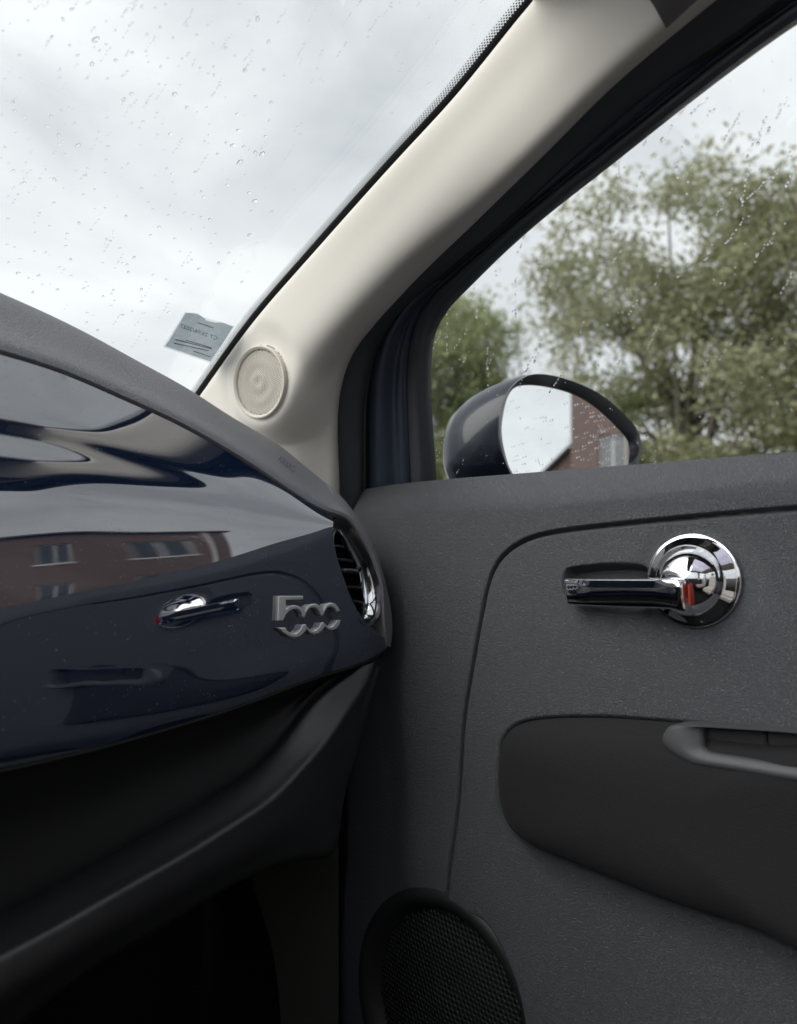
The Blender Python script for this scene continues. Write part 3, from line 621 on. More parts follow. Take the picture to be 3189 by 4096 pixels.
# chrome dome and lever
dcx = np.array([X0 + .004, dome_c[0], dome_c[1]]); dn = np.array([-1., -.02, .0])
lathe('handle_dome', dcx, dn, [(RD, -.004), (RD * 1.0, .0035), (RD * .985, .0048), (RD * .965, .0050), (RD * .945, .0050), (RD * .90, .0066), (RD * .83, .0090), (RD * .765, .0114), (RD * .735, .0124), (RD * .715, .0134), (RD * .66, .0172), (RD * .56, .0230), (RD * .44, .0270), (RD * .30, .0302), (RD * .16, .0320), (RD * .04, .0325)], M['chrome'], door, cap=True, sharp=60)
lv = []
LZ = [(238, 492, 640, .006), (246, 487, 652, .010), (262, 486, 658, .012), (420, 488, 664, .0135), (640, 488, 672, .0155), (820, 488, 678, .018), (920, 488, 684, .0205), (960, 488, 692, .0225), (1000, 492, 702, .0235), (1018, 500, 704, .022), (1024, 512, 700, .019)]
XL = .703
for x_, yt, yb, th in LZ:
    (pa, pb), (pc, pd) = Z6(x_, yt), Z6(x_, yb); t3, b3 = hx(pa, pb, XL), hx(pc, pd, XL)
    hz = t3[2] - b3[2]; mid = (t3 + b3) / 2; front = XL + .010 - th
    sect = [(.5, XL + .008), (.5, front + .005), (.47, front + .0018), (.42, front + .0002), (.2, front + .0006), (-.1, front + .0018), (-.36, front + .0036), (-.45, front + .0048), (-.49, front + .0068), (-.5, XL + .008)]
    lv.append(np.array([[x, mid[1], mid[2] + hz * s] for s, x in sect]))
rings_obj('handle_lever', lv, M['chrome'], door, cap0=True, sharp=50)
(pa, pb), (pc, pd) = Z6(1000, 522), Z6(1026, 655); t3, b3 = hx(pa, pb, .690), hx(pc, pd, .690)
box_obj('lock_marker', (.6905, b3[1] - .0006, b3[2]), (.702, t3[1] - .002, t3[2]), M['red'], door, .0008)
# door speaker
sc3 = np.array([X0 - .012, spk_c[0], spk_c[1]]); sn = np.array([-1.0, 0, 0])
tag(lathe('speaker_rim', sc3, sn, [(.142, -.012), (.139, -.002), (.135, .0025), (.130, .0052), (.125, .0056), (.120, .0035), (.115, -.001), (.1115, -.008), (.108, -.0125)], M['rim'], door), 'black rim of the door speaker')
perforated('speaker_grille', sc3 - np.array([-.011, 0, 0]), sn, .1095, .0062, .70, lambda r: .006 * (1 - r * r) + .002 * math.cos(r * 9) * (1 - r), M['rim'], door, rot=-.1, thick=.0012)
lathe('speaker_backing', sc3 - np.array([-.019, 0, 0]), sn, [(.118, 0), (.06, .001), (.001, .002)], M['black'], door)

# ---- door mirror ------------------------------------------------------------
MC = PX(1150, 930, .95)
mn = np.array([-.36, -.925, -.02]); mn /= np.linalg.norm(mn)
def PM(q, off=0.0): px, py = Z5(*q); return PP(px, py, mn, MC @ mn + off)
rim = [(558, 700), (566, 570), (604, 450), (672, 368), (760, 322), (900, 326), (1050, 371), (1200, 441), (1350, 561), (1440, 661), (1474, 742), (1474, 830), (1452, 930), (1380, 1060), (1240, 1140), (1020, 1170), (820, 1140), (690, 1060), (605, 920), (565, 800)]
gls = [(578, 680), (588, 580), (612, 480), (655, 412), (730, 388), (850, 395), (1000, 430), (1110, 478), (1250, 580), (1340, 670), (1398, 742), (1414, 800), (1398, 915), (1330, 1020), (1210, 1090), (1020, 1112), (840, 1085), (735, 1040), (650, 960), (600, 830)]
rim3 = spline([PM(q) for q in rim], 120, True); g3 = spline([PM(q, -.004) for q in gls], 120, True)
cm = rim3.mean(0); shift = np.array([.0, .165, -.012])
ring = lambda s, k, dz=0: cm + shift * s + np.array([0, 0, dz]) + (rim3 - cm) * k
smir = rings_obj('side_mirror', [ring(.0, 1.0), ring(.06, 1.018), ring(.20, 1.025), ring(.38, 1.015), ring(.56, .975), ring(.72, .895), ring(.86, .75), ring(.95, .57), ring(1.0, .34), ring(1.02, .1)], M['mirror_shell'], car, cap=True, sharp=60)
tag(smir, 'dark blue passenger door mirror')
bz = cm + (g3 - cm)
rings_obj('mirror_bezel', [ring(-.0, 1.0), rim3 * .94 + g3 * .06 - mn * -.0035, rim3 * .6 + g3 * .4 - mn * -.0035, rim3 * .15 + g3 * .85 - mn * -.001, g3, g3 - mn * .006], M['gloss_black'], smir, cap=False, sharp=50)
gr = [g3 * 1.0 - mn * .002]
bm = bmesh.new(); bm.faces.new([bm.verts.new(p) for p in (g3 - mn * .0015)])
bm_obj('mirror_glass', bm, M['mirror'], smir, False)
box_obj('mirror_arm', (.85, cm[1] + .0, .075), (cm[0] + .02, cm[1] + .09, .135), M['black'], smir, .012)

# outer skin and front wing, mirrored in the door mirror's shell
box_obj('outer_door_skin', (.848, -.45, -.72), (.885, .90, .085), M['navy_body'], car, .012)
box_obj('front_wing', (.815, .905, -.70), (.885, 1.95, .06), M['navy_body'], car, .04)
box_obj('bonnet', (-.62, 1.18, -.55), (.615, 1.98, .10), M['navy_body'], car, .05)

# ---- rest of the cabin (seen in reflections) --------------------------------
ROOF_Z = .60
rf = [[(-.52, .30, ROOF_Z - .02), (0, .33, ROOF_Z), (.56, .30, ROOF_Z - .03)], [(-.54, .16, ROOF_Z + .01), (0, .18, ROOF_Z + .03), (.57, .16, ROOF_Z)]]
rfp = mesh_obj('roof_header', [(-.60, .34, .57), (.60, .34, .57), (.60, .16, .62), (-.60, .16, .62), (-.60, .34, .60), (.60, .34, .60), (.60, .16, .65), (-.60, .16, .65)], [(3, 2, 1, 0), (4, 5, 6, 7), (0, 1, 5, 4), (2, 3, 7, 6), (1, 2, 6, 5), (3, 0, 4, 7)], M['cream'], car, False)
rfp.data.materials[0] = M['headliner']
def slab(name, lo, hi, m): return box_obj(name, lo, hi, m, car, .006)
slab('roof_rail', (.46, -1.25, .585), (.66, .155, .64), M['rubber'])
slab('roof_rail', (-.62, -1.25, .585), (-.46, .155, .64), M['rubber'])
slab('roof_rear', (-.455, -1.25, .60), (.455, -.62, .64), M['cream'])
slab('glass_roof', (-.455, -.615, .625), (.455, .155, .631), M['roof_glass'])
slab('driver_door', (-.70, -.45, -.68), (-.64, 1.1, .12), M['door'])
mesh_obj('driver_window', np.array([(-.67, .66, .12), (-.67, -.45, .12), (-.57, -.45, .57), (-.57, .2, .57), (-.60, .5, .45)]), [(0, 1, 2, 3, 4)], M['glass'], car, False)
slab('middle_pillar', (.60, -.56, .0), (.72, -.42, .60), M['black'])
slab('middle_pillar', (-.66, -.56, .0), (-.56, -.42, .60), M['cream'])
slab('rear_side_panel', (.64, -1.3, -.68), (.76, -.45, .10), M['door'])
slab('rear_side_panel', (-.70, -1.3, -.68), (-.62, -.45, .10), M['door'])
slab('rear_bulkhead', (-.66, -1.34, -.68), (.72, -1.28, .12), M['door'])
def seat(name, xc, yc):
    v = []
    def cushion(nm, lo, hi, tilt, piv):
        bm = bmesh.new(); add_box(bm, lo, hi); bmesh.ops.bevel(bm, geom=bm.edges[:], offset=.05, segments=4, affect='EDGES')
        bmesh.ops.rotate(bm, verts=bm.verts, cent=Vector(piv), matrix=Matrix.Rotation(tilt, 3, 'X')); return bm_obj(nm, bm, M['ivory'], None)
    a = cushion('seat_cushion', (xc - .24, yc - .1, -.46), (xc + .24, yc + .38, -.30), .08, (xc, yc, -.4))
    b = cushion('seat_back', (xc - .23, yc - .22, -.38), (xc + .23, yc - .07, .22), .22, (xc, yc - .1, -.38))
    c = cushion('headrest', (xc - .12, yc - .36, .24), (xc + .12, yc - .26, .42), .1, (xc, yc - .3, .25))
    s = link(bpy.data.objects.new(name, None), car)
    for q in (a, b, c): q.parent = s
seat('seat', .38, -.55); seat('seat', -.36, -.55)
# steering wheel
e1, e2, _n = frame_of((0, -.9, .43)); swc = np.array([-.36, .30, .05]); rr = []
for a in np.linspace(0, 2 * math.pi, 48, endpoint=False):
    c = swc + (e1 * math.cos(a) + e2 * math.sin(a)) * .18; rad = e1 * math.cos(a) + e2 * math.sin(a); q = np.linspace(0, 2 * math.pi, 10, endpoint=False)
    rr.append(c + np.outer(np.cos(q) * .015, rad) + np.outer(np.sin(q) * .015, _n))
steer = rings_obj('steering_wheel', rr + [rr[0]], M['ivory'], car, cap=False)
lathe('steering_hub', swc, _n, [(.07, -.03), (.07, 0), (.06, .012), (.001, .02)], M['ivory'], steer)
box_obj('steering_spoke', (-.53, .296, .04), (-.19, .31, .065), M['ivory'], steer, .004)

# ------------------------------------------------------------------ inspection sticker on the windscreen
stk = link(bpy.data.objects.new('inspection_sticker', None)); stk.location = PW(*Z10(760, 700)) + EYE
tag(stk, 'small grey square inspection sticker with torn top edge stuck on the windscreen', 'sticker')
M['paper'] = mat('grey_paper', (0.40, 0.43, 0.46), 0.8)
n, l, b = nodes(M['paper']); tr = n.new('ShaderNodeBsdfTranslucent'); tr.inputs[0].default_value = (0.62, 0.66, 0.70, 1)
mx = n.new('ShaderNodeMixShader'); mx.inputs[0].default_value = 0.85; l.new(b.outputs[0], mx.inputs[1]); l.new(tr.outputs[0], mx.inputs[2]); l.new(mx.outputs[0], n['Material Output'].inputs[0])
nz = n.new('ShaderNodeTexNoise'); nz.inputs['Scale'].default_value = 130; nz.inputs['Detail'].default_value = 4
cr_ = n.new('ShaderNodeValToRGB'); cr_.color_ramp.elements[0].color = (0.50, 0.53, 0.56, 1); cr_.color_ramp.elements[1].color = (0.68, 0.72, 0.74, 1)
tcs = n.new('ShaderNodeTexCoord'); l.new(tcs.outputs['Object'], nz.inputs['Vector']); l.new(nz.outputs['Fac'], cr_.inputs[0]); l.new(cr_.outputs[0], tr.inputs[0])
M['ink'] = mat('grey_ink', (0.07, 0.08, 0.09), 0.7)
M['sleeve'] = glass_mat('clear_sleeve', (0.90, 0.915, 0.92))
def child_rel(o): o.location = -Vector(stk.location); o.parent = stk
po = -.0022
pg = [(520, 243), (640, 240), (740, 258), (800, 295), (850, 335), (890, 345), (860, 378), (900, 382), (1000, 410), (1080, 425), (1150, 415), (1220, 425), (1300, 460), (1390, 492), (1330, 590), (1230, 750), (1110, 930), (975, 1130), (700, 1040), (400, 935), (145, 850), (230, 730), (330, 560), (430, 400)]
child_rel(prism('paper', [PW(*Z10(*q), po) for q in pg], wn_u * .0004, M['paper'], None))
child_rel(prism('clear_sleeve', [PW(*Z10(*q), po - .0015) for q in [(510, 222), (1418, 483), (985, 1165), (105, 865)]], wn_u * .0003, M['sleeve'], None))
def st_map(p0, p1, hv):
    def f(u, v): return PW(*Z10(p0[0] + (p1[0] - p0[0]) * u + hv[0] * v, p0[1] + (p1[1] - p0[1]) * u + hv[1] * v), po - .0008)
    return f
child_rel(text_mesh('CT 25/06/2027', st_map((1090, 738), (415, 500), (22, -66)), 'printed_date', M['ink'], None))
child_rel(text_mesh('lllllll ll lllll', st_map((1035, 524), (735, 432), (10, -26)), 'printed_line', M['ink'], None)) if False else None
for a, b_ in [((1000, 905), (330, 735)), ((990, 885), (520, 745)), ((940, 940), (300, 800)), ((975, 1055), (660, 945)), ((1030, 520), (740, 425))]:
    q = [a, b_, (b_[0] + 5, b_[1] - 13), (a[0] + 5, a[1] - 13)]
    child_rel(prism('printed_line', [PW(*Z10(*t), po - .0006) for t in q], wn_u * .0002, M['ink'], None))

# ------------------------------------------------------------------ trees
M['bark'] = grain(mat('bark', (0.17, 0.155, 0.12), 0.9), 6, 0.05, 0.8, kind='noise')
def leaf_mat(name, col, col2):
    m = mat(name, col, 0.55); n, l, b = nodes(m)
    g = n.new('ShaderNodeObjectInfo'); ge = n.new('ShaderNodeNewGeometry'); rmp = n.new('ShaderNodeValToRGB')
    rmp.color_ramp.elements[0].color = (*col, 1); rmp.color_ramp.elements[1].color = (*col2, 1)
    l.new(ge.outputs['Random Per Island'], rmp.inputs[0]); l.new(rmp.outputs[0], b.inputs['Base Color'])
    tr = n.new('ShaderNodeBsdfTranslucent'); l.new(rmp.outputs[0], tr.inputs[0]); mx = n.new('ShaderNodeMixShader'); mx.inputs[0].default_value = 0.5
    l.new(b.outputs[0], mx.inputs[1]); l.new(tr.outputs[0], mx.inputs[2]); l.new(mx.outputs[0], n['Material Output'].inputs[0]); return m
M['leaf_a'] = leaf_mat('olive_leaves', (0.25, 0.26, 0.15), (0.45, 0.455, 0.28))
M['leaf_b'] = leaf_mat('green_leaves', (0.21, 0.25, 0.10), (0.38, 0.41, 0.19))
M['leaf_c'] = leaf_mat('dark_leaves', (0.12, 0.15, 0.065), (0.21, 0.25, 0.11))
def tube_mesh(V, Fc, pts, rad, seg=8):
    b0 = len(V); pts = np.asarray(pts)
    for i, (p, r) in enumerate(zip(pts, rad)):
        d = pts[min(i + 1, len(pts) - 1)] - pts[max(i - 1, 0)]; e1, e2, _ = frame_of(d, (0.3, 1, 0.1))
        for a in np.linspace(0, 2 * math.pi, seg, endpoint=False): V.append(p + e1 * math.cos(a) * r + e2 * math.sin(a) * r)
    for i in range(len(pts) - 1):
        for j in range(seg):
            k = (j + 1) % seg; Fc.append((b0 + i * seg + j, b0 + i * seg + k, b0 + (i + 1) * seg + k, b0 + (i + 1) * seg + j))
def tree(name, label, base, height, rx, rz, zc, nclump, nleaf, size, lm, seed, clump_r=.8, trunk_r=.25, group='trees beyond the side window', fill=.55, lobes=None):
    r = np.random.default_rng(seed); base = np.array(base, float)
    root = link(bpy.data.objects.new(name, None)); root.location = base; tag(root, label, 'tree', group)
    lob = lobes or [(0, 0, zc, rx, rz)]
    cs = []
    while len(cs) < nclump:
        L = lob[r.integers(len(lob))]; q = r.normal(size=3); q /= np.linalg.norm(q); rad = r.uniform(fill, 1.0) ** .6
        wob = 1 + .16 * math.sin(q[0] * 5 + seed) + .14 * math.sin(q[1] * 7 + q[2] * 6 + seed * 2)
        p = np.array([L[0] + q[0] * L[3] * rad * wob, L[1] + q[1] * L[3] * rad * wob, L[2] + q[2] * L[4] * rad * wob])
        if p[2] > .25: cs.append(p)
    cs = np.array(cs); V, Fc = [], []
    tp = [(0, 0, 0), (r.normal() * .15, r.normal() * .15, zc * .35), (r.normal() * .3, r.normal() * .3, zc * .75), (r.normal() * .4, r.normal() * .4, zc + rz * .1)]
    tube_mesh(V, Fc, spline(tp, 10), np.linspace(trunk_r, trunk_r * .25, 10))
    for k in r.choice(len(cs), min(30, len(cs)), replace=False):
        t = r.uniform(.25, .8); s = spline(tp, 21)[int(t * 20)]; e = cs[k]; m_ = (s + e) / 2 + np.array([0, 0, .12 * np.linalg.norm(e - s)])
        tube_mesh(V, Fc, spline([s, m_, e], 6), np.linspace(trunk_r * .34, .03, 6), 5)
    o = mesh_obj('trunk', V, np.array(Fc), M['bark'], root, rel=False)
    per = nleaf // nclump; C = np.repeat(cs, per, 0); N = len(C)
    P = C + r.normal(size=(N, 3)) * clump_r * .5 * np.array([1.1, 1.1, .8]) * r.uniform(.5, 1.3, (N, 1))
    P[:, 2] = np.maximum(P[:, 2], .1)
    a = r.normal(size=(N, 3)); a /= np.linalg.norm(a, axis=1)[:, None]; b_ = np.cross(a, r.normal(size=(N, 3))); b_ /= np.linalg.norm(b_, axis=1)[:, None]
    s = size * r.uniform(.6, 1.3, (N, 1))
    Q = np.stack([P - a * s, P - b_ * s * .45, P + a * s, P + b_ * s * .45], 1).reshape(-1, 3)
    mesh_obj('crown', Q, np.arange(N * 4).reshape(-1, 4), lm, root, smooth=False, rel=False)
def az(deg, d): return (d * math.sin(R_(deg)), d * math.cos(R_(deg)), 0)
tree('broadleaf_tree', 'tall olive green tree filling the middle of the side window', az(68.5, 27), 18, 5.2, 6.0, 9.8, 250, 36000, .125, M['leaf_a'], 11, .95, .30, lobes=[(0, 0, 13.2, 3.9, 3.0), (-1.0, 2.0, 10.6, 3.0, 3.2), (1.7, -3.0, 11.8, 3.5, 3.2), (0, 0, 7.2, 4.2, 2.4)])
tree('broadleaf_tree', 'lower rounded green tree at the left behind the door mirror', az(52.3, 36), 16, 4.3, 4.6, 9.0, 230, 34000, .15, M['leaf_b'], 5, 1.1, .2, fill=.3, lobes=[(-.4, .4, 13.4, 2.8, 3.0), (-1.6, 2.4, 10.2, 3.4, 4.4), (.4, -.6, 7.0, 3.4, 4.4)])
tree('broadleaf_tree', 'olive tree with open crown at the right edge of the side window', az(80, 27), 16, 5, 5.4, 8.8, 150, 20000, .125, M['leaf_a'], 23, .95, .28, lobes=[(0, 0, 11.6, 3.8, 3.6), (1.0, 2.0, 8.4, 3.2, 2.8), (-.5, 2.4, 5.4, 3.0, 2.0)])
tree('broadleaf_tree', 'smaller dark leaved tree under the tall olive green tree', az(64, 31), 8, 3, 3.4, 4.4, 120, 16000, .14, M['leaf_c'], 31, .9, .16, fill=.2)
tree('cypress_tree', 'narrow dark evergreen standing in front of the tall olive tree', az(64.6, 25), 8, .45, 3.6, 4.4, 60, 9000, .09, M['leaf_c'], 41, .45, .12, fill=.0)
tree('shrub', 'low green shrub behind the outer end of the door mirror', az(70, 25), 5, 3.2, 2.3, 2.6, 110, 15000, .12, M['leaf_b'], 51, .9, .1, group='shrubs beyond the side window', fill=.2)
tree('shrub', 'low green shrub at the right end of the window ledge', az(78, 24), 5, 3.0, 2.2, 2.5, 110, 15000, .12, M['leaf_b'], 61, .9, .1, group='shrubs beyond the side window', fill=.2)
tree('shrub', 'low green shrub between the window frame and the door mirror', az(51, 30), 5, 3.4, 2.6, 2.8, 110, 15000, .12, M['leaf_c'], 71, .9, .1, group='shrubs beyond the side window', fill=.2)

# ------------------------------------------------------------------ brick buildings behind the car (seen in the mirror and the fascia)
mb = mat('red_brick', (0.24, 0.11, 0.085), 0.85); n, l, b = nodes(mb)
bt = n.new('ShaderNodeTexBrick'); bt.inputs['Color1'].default_value = (0.125, 0.078, 0.068, 1); bt.inputs['Color2'].default_value = (0.10, 0.062, 0.055, 1); bt.inputs['Mortar'].default_value = (0.16, 0.135, 0.12, 1)
bt.inputs['Scale'].default_value = 1.0; bt.inputs['Brick Width'].default_value = .22; bt.inputs['Row Height'].default_value = .075; bt.inputs['Mortar Size'].default_value = .006
tcb = n.new('ShaderNodeTexCoord'); mpb = n.new('ShaderNodeMapping'); mpb.inputs['Rotation'].default_value = (R_(90), 0, 0); l.new(tcb.outputs['Object'], mpb.inputs[0]); l.new(mpb.outputs[0], bt.inputs['Vector']); l.new(bt.outputs['Color'], b.inputs['Base Color'])
M['brick'] = mb; M['white_frame'] = mat('pale_window_frame', (0.42, 0.42, 0.41), 0.5); M['pane'] = mat('window_pane', (0.05, 0.06, 0.07), 0.12, spec=0.4); M['slate'] = mat('dark_slate', (0.06, 0.062, 0.07), 0.7)
M['gutter'] = mat('pale_downpipe', (0.55, 0.53, 0.50), 0.5)
def facade_house(name, label, loc, rz, w, d, zw, xs, zs, ww, wh, roof, gable=False):
    root = link(bpy.data.objects.new(name, None)); root.location = loc; root.rotation_euler = (0, 0, rz); tag(root, label, 'building')
    bx = sorted({-w / 2, w / 2, *[x - ww / 2 for x in xs], *[x + ww / 2 for x in xs]}); bz = sorted({0, zw, *[z for z in zs], *[z + wh for z in zs]})
    V, Fc = [], []
    def quad(*p): b0 = len(V); V.extend(p); Fc.append((b0, b0 + 1, b0 + 2, b0 + 3))
    def iswin(x, z): return any(abs(x - q) < ww / 2 for q in xs) and any(q < z < q + wh for q in zs)
    rev = .14
    for x0, x1 in zip(bx[:-1], bx[1:]):
        for z0, z1 in zip(bz[:-1], bz[1:]):
            if iswin((x0 + x1) / 2, (z0 + z1) / 2):
                quad((x0, 0, z0), (x1, 0, z0), (x1, rev, z0), (x0, rev, z0)); quad((x0, 0, z1), (x0, rev, z1), (x1, rev, z1), (x1, 0, z1))
                quad((x0, 0, z0), (x0, rev, z0), (x0, rev, z1), (x0, 0, z1)); quad((x1, 0, z0), (x1, 0, z1), (x1, rev, z1), (x1, rev, z0))
            else: quad((x0, 0, z0), (x1, 0, z0), (x1, 0, z1), (x0, 0, z1))
    quad((-w / 2, 0, 0), (-w / 2, 0, zw), (-w / 2, d, zw), (-w / 2, d, 0)); quad((w / 2, 0, 0), (w / 2, d, 0), (w / 2, d, zw), (w / 2, 0, zw)); quad((-w / 2, d, 0), (-w / 2, d, zw), (w / 2, d, zw), (w / 2, d, 0))
    if gable: b0 = len(V); V.extend([(-w / 2, 0, zw), (w / 2, 0, zw), (0, 0, zw + roof)]); Fc.append((b0, b0 + 1, b0 + 2))
    mesh_obj('wall', V, Fc, M['brick'], root, False, rel=False)
    e = .25
    if gable: rv = [(-w / 2 - e, -e, zw - e * .6), (0, -e, zw + roof), (w / 2 + e, -e, zw - e * .6), (-w / 2 - e, d + e, zw - e * .6), (0, d + e, zw + roof), (w / 2 + e, d + e, zw - e * .6)]
    else: rv = [(-w / 2 - e, -e, zw), (-w / 2 - e, d / 2, zw + roof), (-w / 2 - e, d + e, zw), (w / 2 + e, -e, zw), (w / 2 + e, d / 2, zw + roof), (w / 2 + e, d + e, zw)]
    rv2 = rv + [(x, y, z + .12) for x, y, z in rv]
    mesh_obj('roof', rv2, [(6, 7, 10, 9), (7, 8, 11, 10), (0, 3, 4, 1), (1, 4, 5, 2), (0, 1, 7, 6), (1, 2, 8, 7), (3, 9, 10, 4), (4, 10, 11, 5), (0, 6, 9, 3), (2, 5, 11, 8)], M['slate'], root, False, rel=False)
    for x in xs:
        for z in zs:
            bm = bmesh.new(); t = .06
            for lo, hi in (((x - ww / 2, rev - .05, z), (x - ww / 2 + t, rev, z + wh)), ((x + ww / 2 - t, rev - .05, z), (x + ww / 2, rev, z + wh)), ((x - ww / 2 + t, rev - .05, z), (x + ww / 2 - t, rev, z + t)), ((x - ww / 2 + t, rev - .05, z + wh - t), (x + ww / 2 - t, rev, z + wh)), ((x - t / 2, rev - .045, z + t), (x + t / 2, rev, z + wh - t))): add_box(bm, lo, hi)
            f = bm_obj('window', bm, M['white_frame'], root, False, rel=False)
            mesh_obj('pane', [(x - ww / 2 + t, rev - .015, z + t), (x + ww / 2 - t, rev - .015, z + t), (x + ww / 2 - t, rev - .015, z + wh - t), (x - ww / 2 + t, rev - .015, z + wh - t)], [(0, 1, 2, 3)], M['pane'], f, False, rel=False)
            bm = bmesh.new(); add_box(bm, (x - ww / 2 - .08, -.06, z - .10), (x + ww / 2 + .08, rev - .06, z - .002)); bm_obj('sill', bm, M['gutter'], f, False, rel=False)
    bm = bmesh.new(); bmesh.ops.create_cone(bm, segments=10, radius1=.06, radius2=.06, depth=zw, cap_ends=True); bmesh.ops.translate(bm, verts=bm.verts, vec=(-w / 2 + .5, -.08, zw / 2)); bm_obj('downpipe', bm, M['gutter'], root, rel=False)
def behind(azr, d): return (d * math.sin(R_(azr)), -d * math.cos(R_(azr)), 0)   # azimuth from straight behind towards the passenger side
facade_house('brick_building', 'tall red brick apartment building reflected in the mirror and dashboard', behind(34.3, 22), R_(34.3 + 180), 11.0, 9, 9.4, [-4.2, -2.2, 0, 2.2, 4.2], [1.3, 4.2, 7.1], .85, 1.5, 1.0)
facade_house('brick_house', 'lower red brick gabled house reflected beside the tall building', behind(21.0, 30), R_(21.0 + 180), 8.6, 9, 3.2, [-1.7, 1.7], [1.0], 1.2, 1.2, 4.3, gable=True)

# ------------------------------------------------------------------ rain on the glass
M['water'] = mat('water', (1, 1, 1), 0.0); M['water'].node_tree.nodes['Principled BSDF'].inputs['Transmission Weight'].default_value = 1.0; M['water'].node_tree.nodes['Principled BSDF'].inputs['IOR'].default_value = 1.33
def drop_mesh(name, seed, lump=.12):
    r = np.random.default_rng(seed); seg, rows = 18, 6; V, Fc = [], []
    ph = r.uniform(0, 6.28, 3)
    for i in range(rows):
        t = i / (rows - 1) * math.pi / 2 * .97; rad, h = math.cos(t), math.sin(t)
        for j in range(seg):
            a = 2 * math.pi * j / seg; k = 1 + lump * math.sin(a + ph[0]) + lump * .7 * math.sin(2 * a + ph[1]) + lump * .4 * math.sin(3 * a + ph[2])
            V.append((math.cos(a) * rad * k, math.sin(a) * rad * k, h * .55))
    for i in range(rows - 1):
        for j in range(seg): k = (j + 1) % seg; Fc.append((i * seg + j, i * seg + k, (i + 1) * seg + k, (i + 1) * seg + j))
    Fc.append(tuple(range((rows - 1) * seg, rows * seg))); Fc.append(tuple(range(seg))[::-1])
    me = bpy.data.meshes.new(name); me.from_pydata(V, [], Fc); me.update(); me.shade_smooth(); me.set_sharp_from_angle(angle=R_(60)); me.materials.append(M['water']); return me
DM = [drop_mesh('raindrop', s) for s in range(6)]
def frame_mat(p, n, along, sx, sy, sz):
    n = n / np.linalg.norm(n); x = along - n * (along @ n); x /= np.linalg.norm(x); y = np.cross(n, x)
    m = Matrix.Identity(4)
    for k in range(3): m[k][0], m[k][1], m[k][2], m[k][3] = x[k] * sx, y[k] * sy, n[k] * sz, p[k] + EYE[k]
    return m
def put_drops(items, label, group, stuff_name, n_single):
    items = sorted(items, key=lambda t: -t[1])
    for m, s, k in items[:n_single]:
        o = bpy.data.objects.new('raindrop', DM[k]); COL.objects.link(o); o.matrix_world = m
        v = np.array(m.translation) - EYE; px = CX + F_PX * (v @ rt) / (v @ fw); py = CY - F_PX * (v @ up) / (v @ fw)
        big = 'large' if s > items[len(items[:n_single]) // 3][1] else 'small'
        tag(o, label(big, px, py), 'raindrop', group)
    if len(items) > n_single:
        V, Fc = [], []
        for m, s, k in items[n_single:]:
            b0 = len(V); V += [m @ v.co for v in DM[k].vertices]; Fc += [tuple(b0 + i for i in p.vertices) for p in DM[k].polygons]
        o = mesh_obj(stuff_name, np.array(V), Fc, M['water'], None, rel=False); tag(o, 'fine spray of tiny water droplets on ' + group.split(' on ')[-1], 'droplets', kind='stuff')
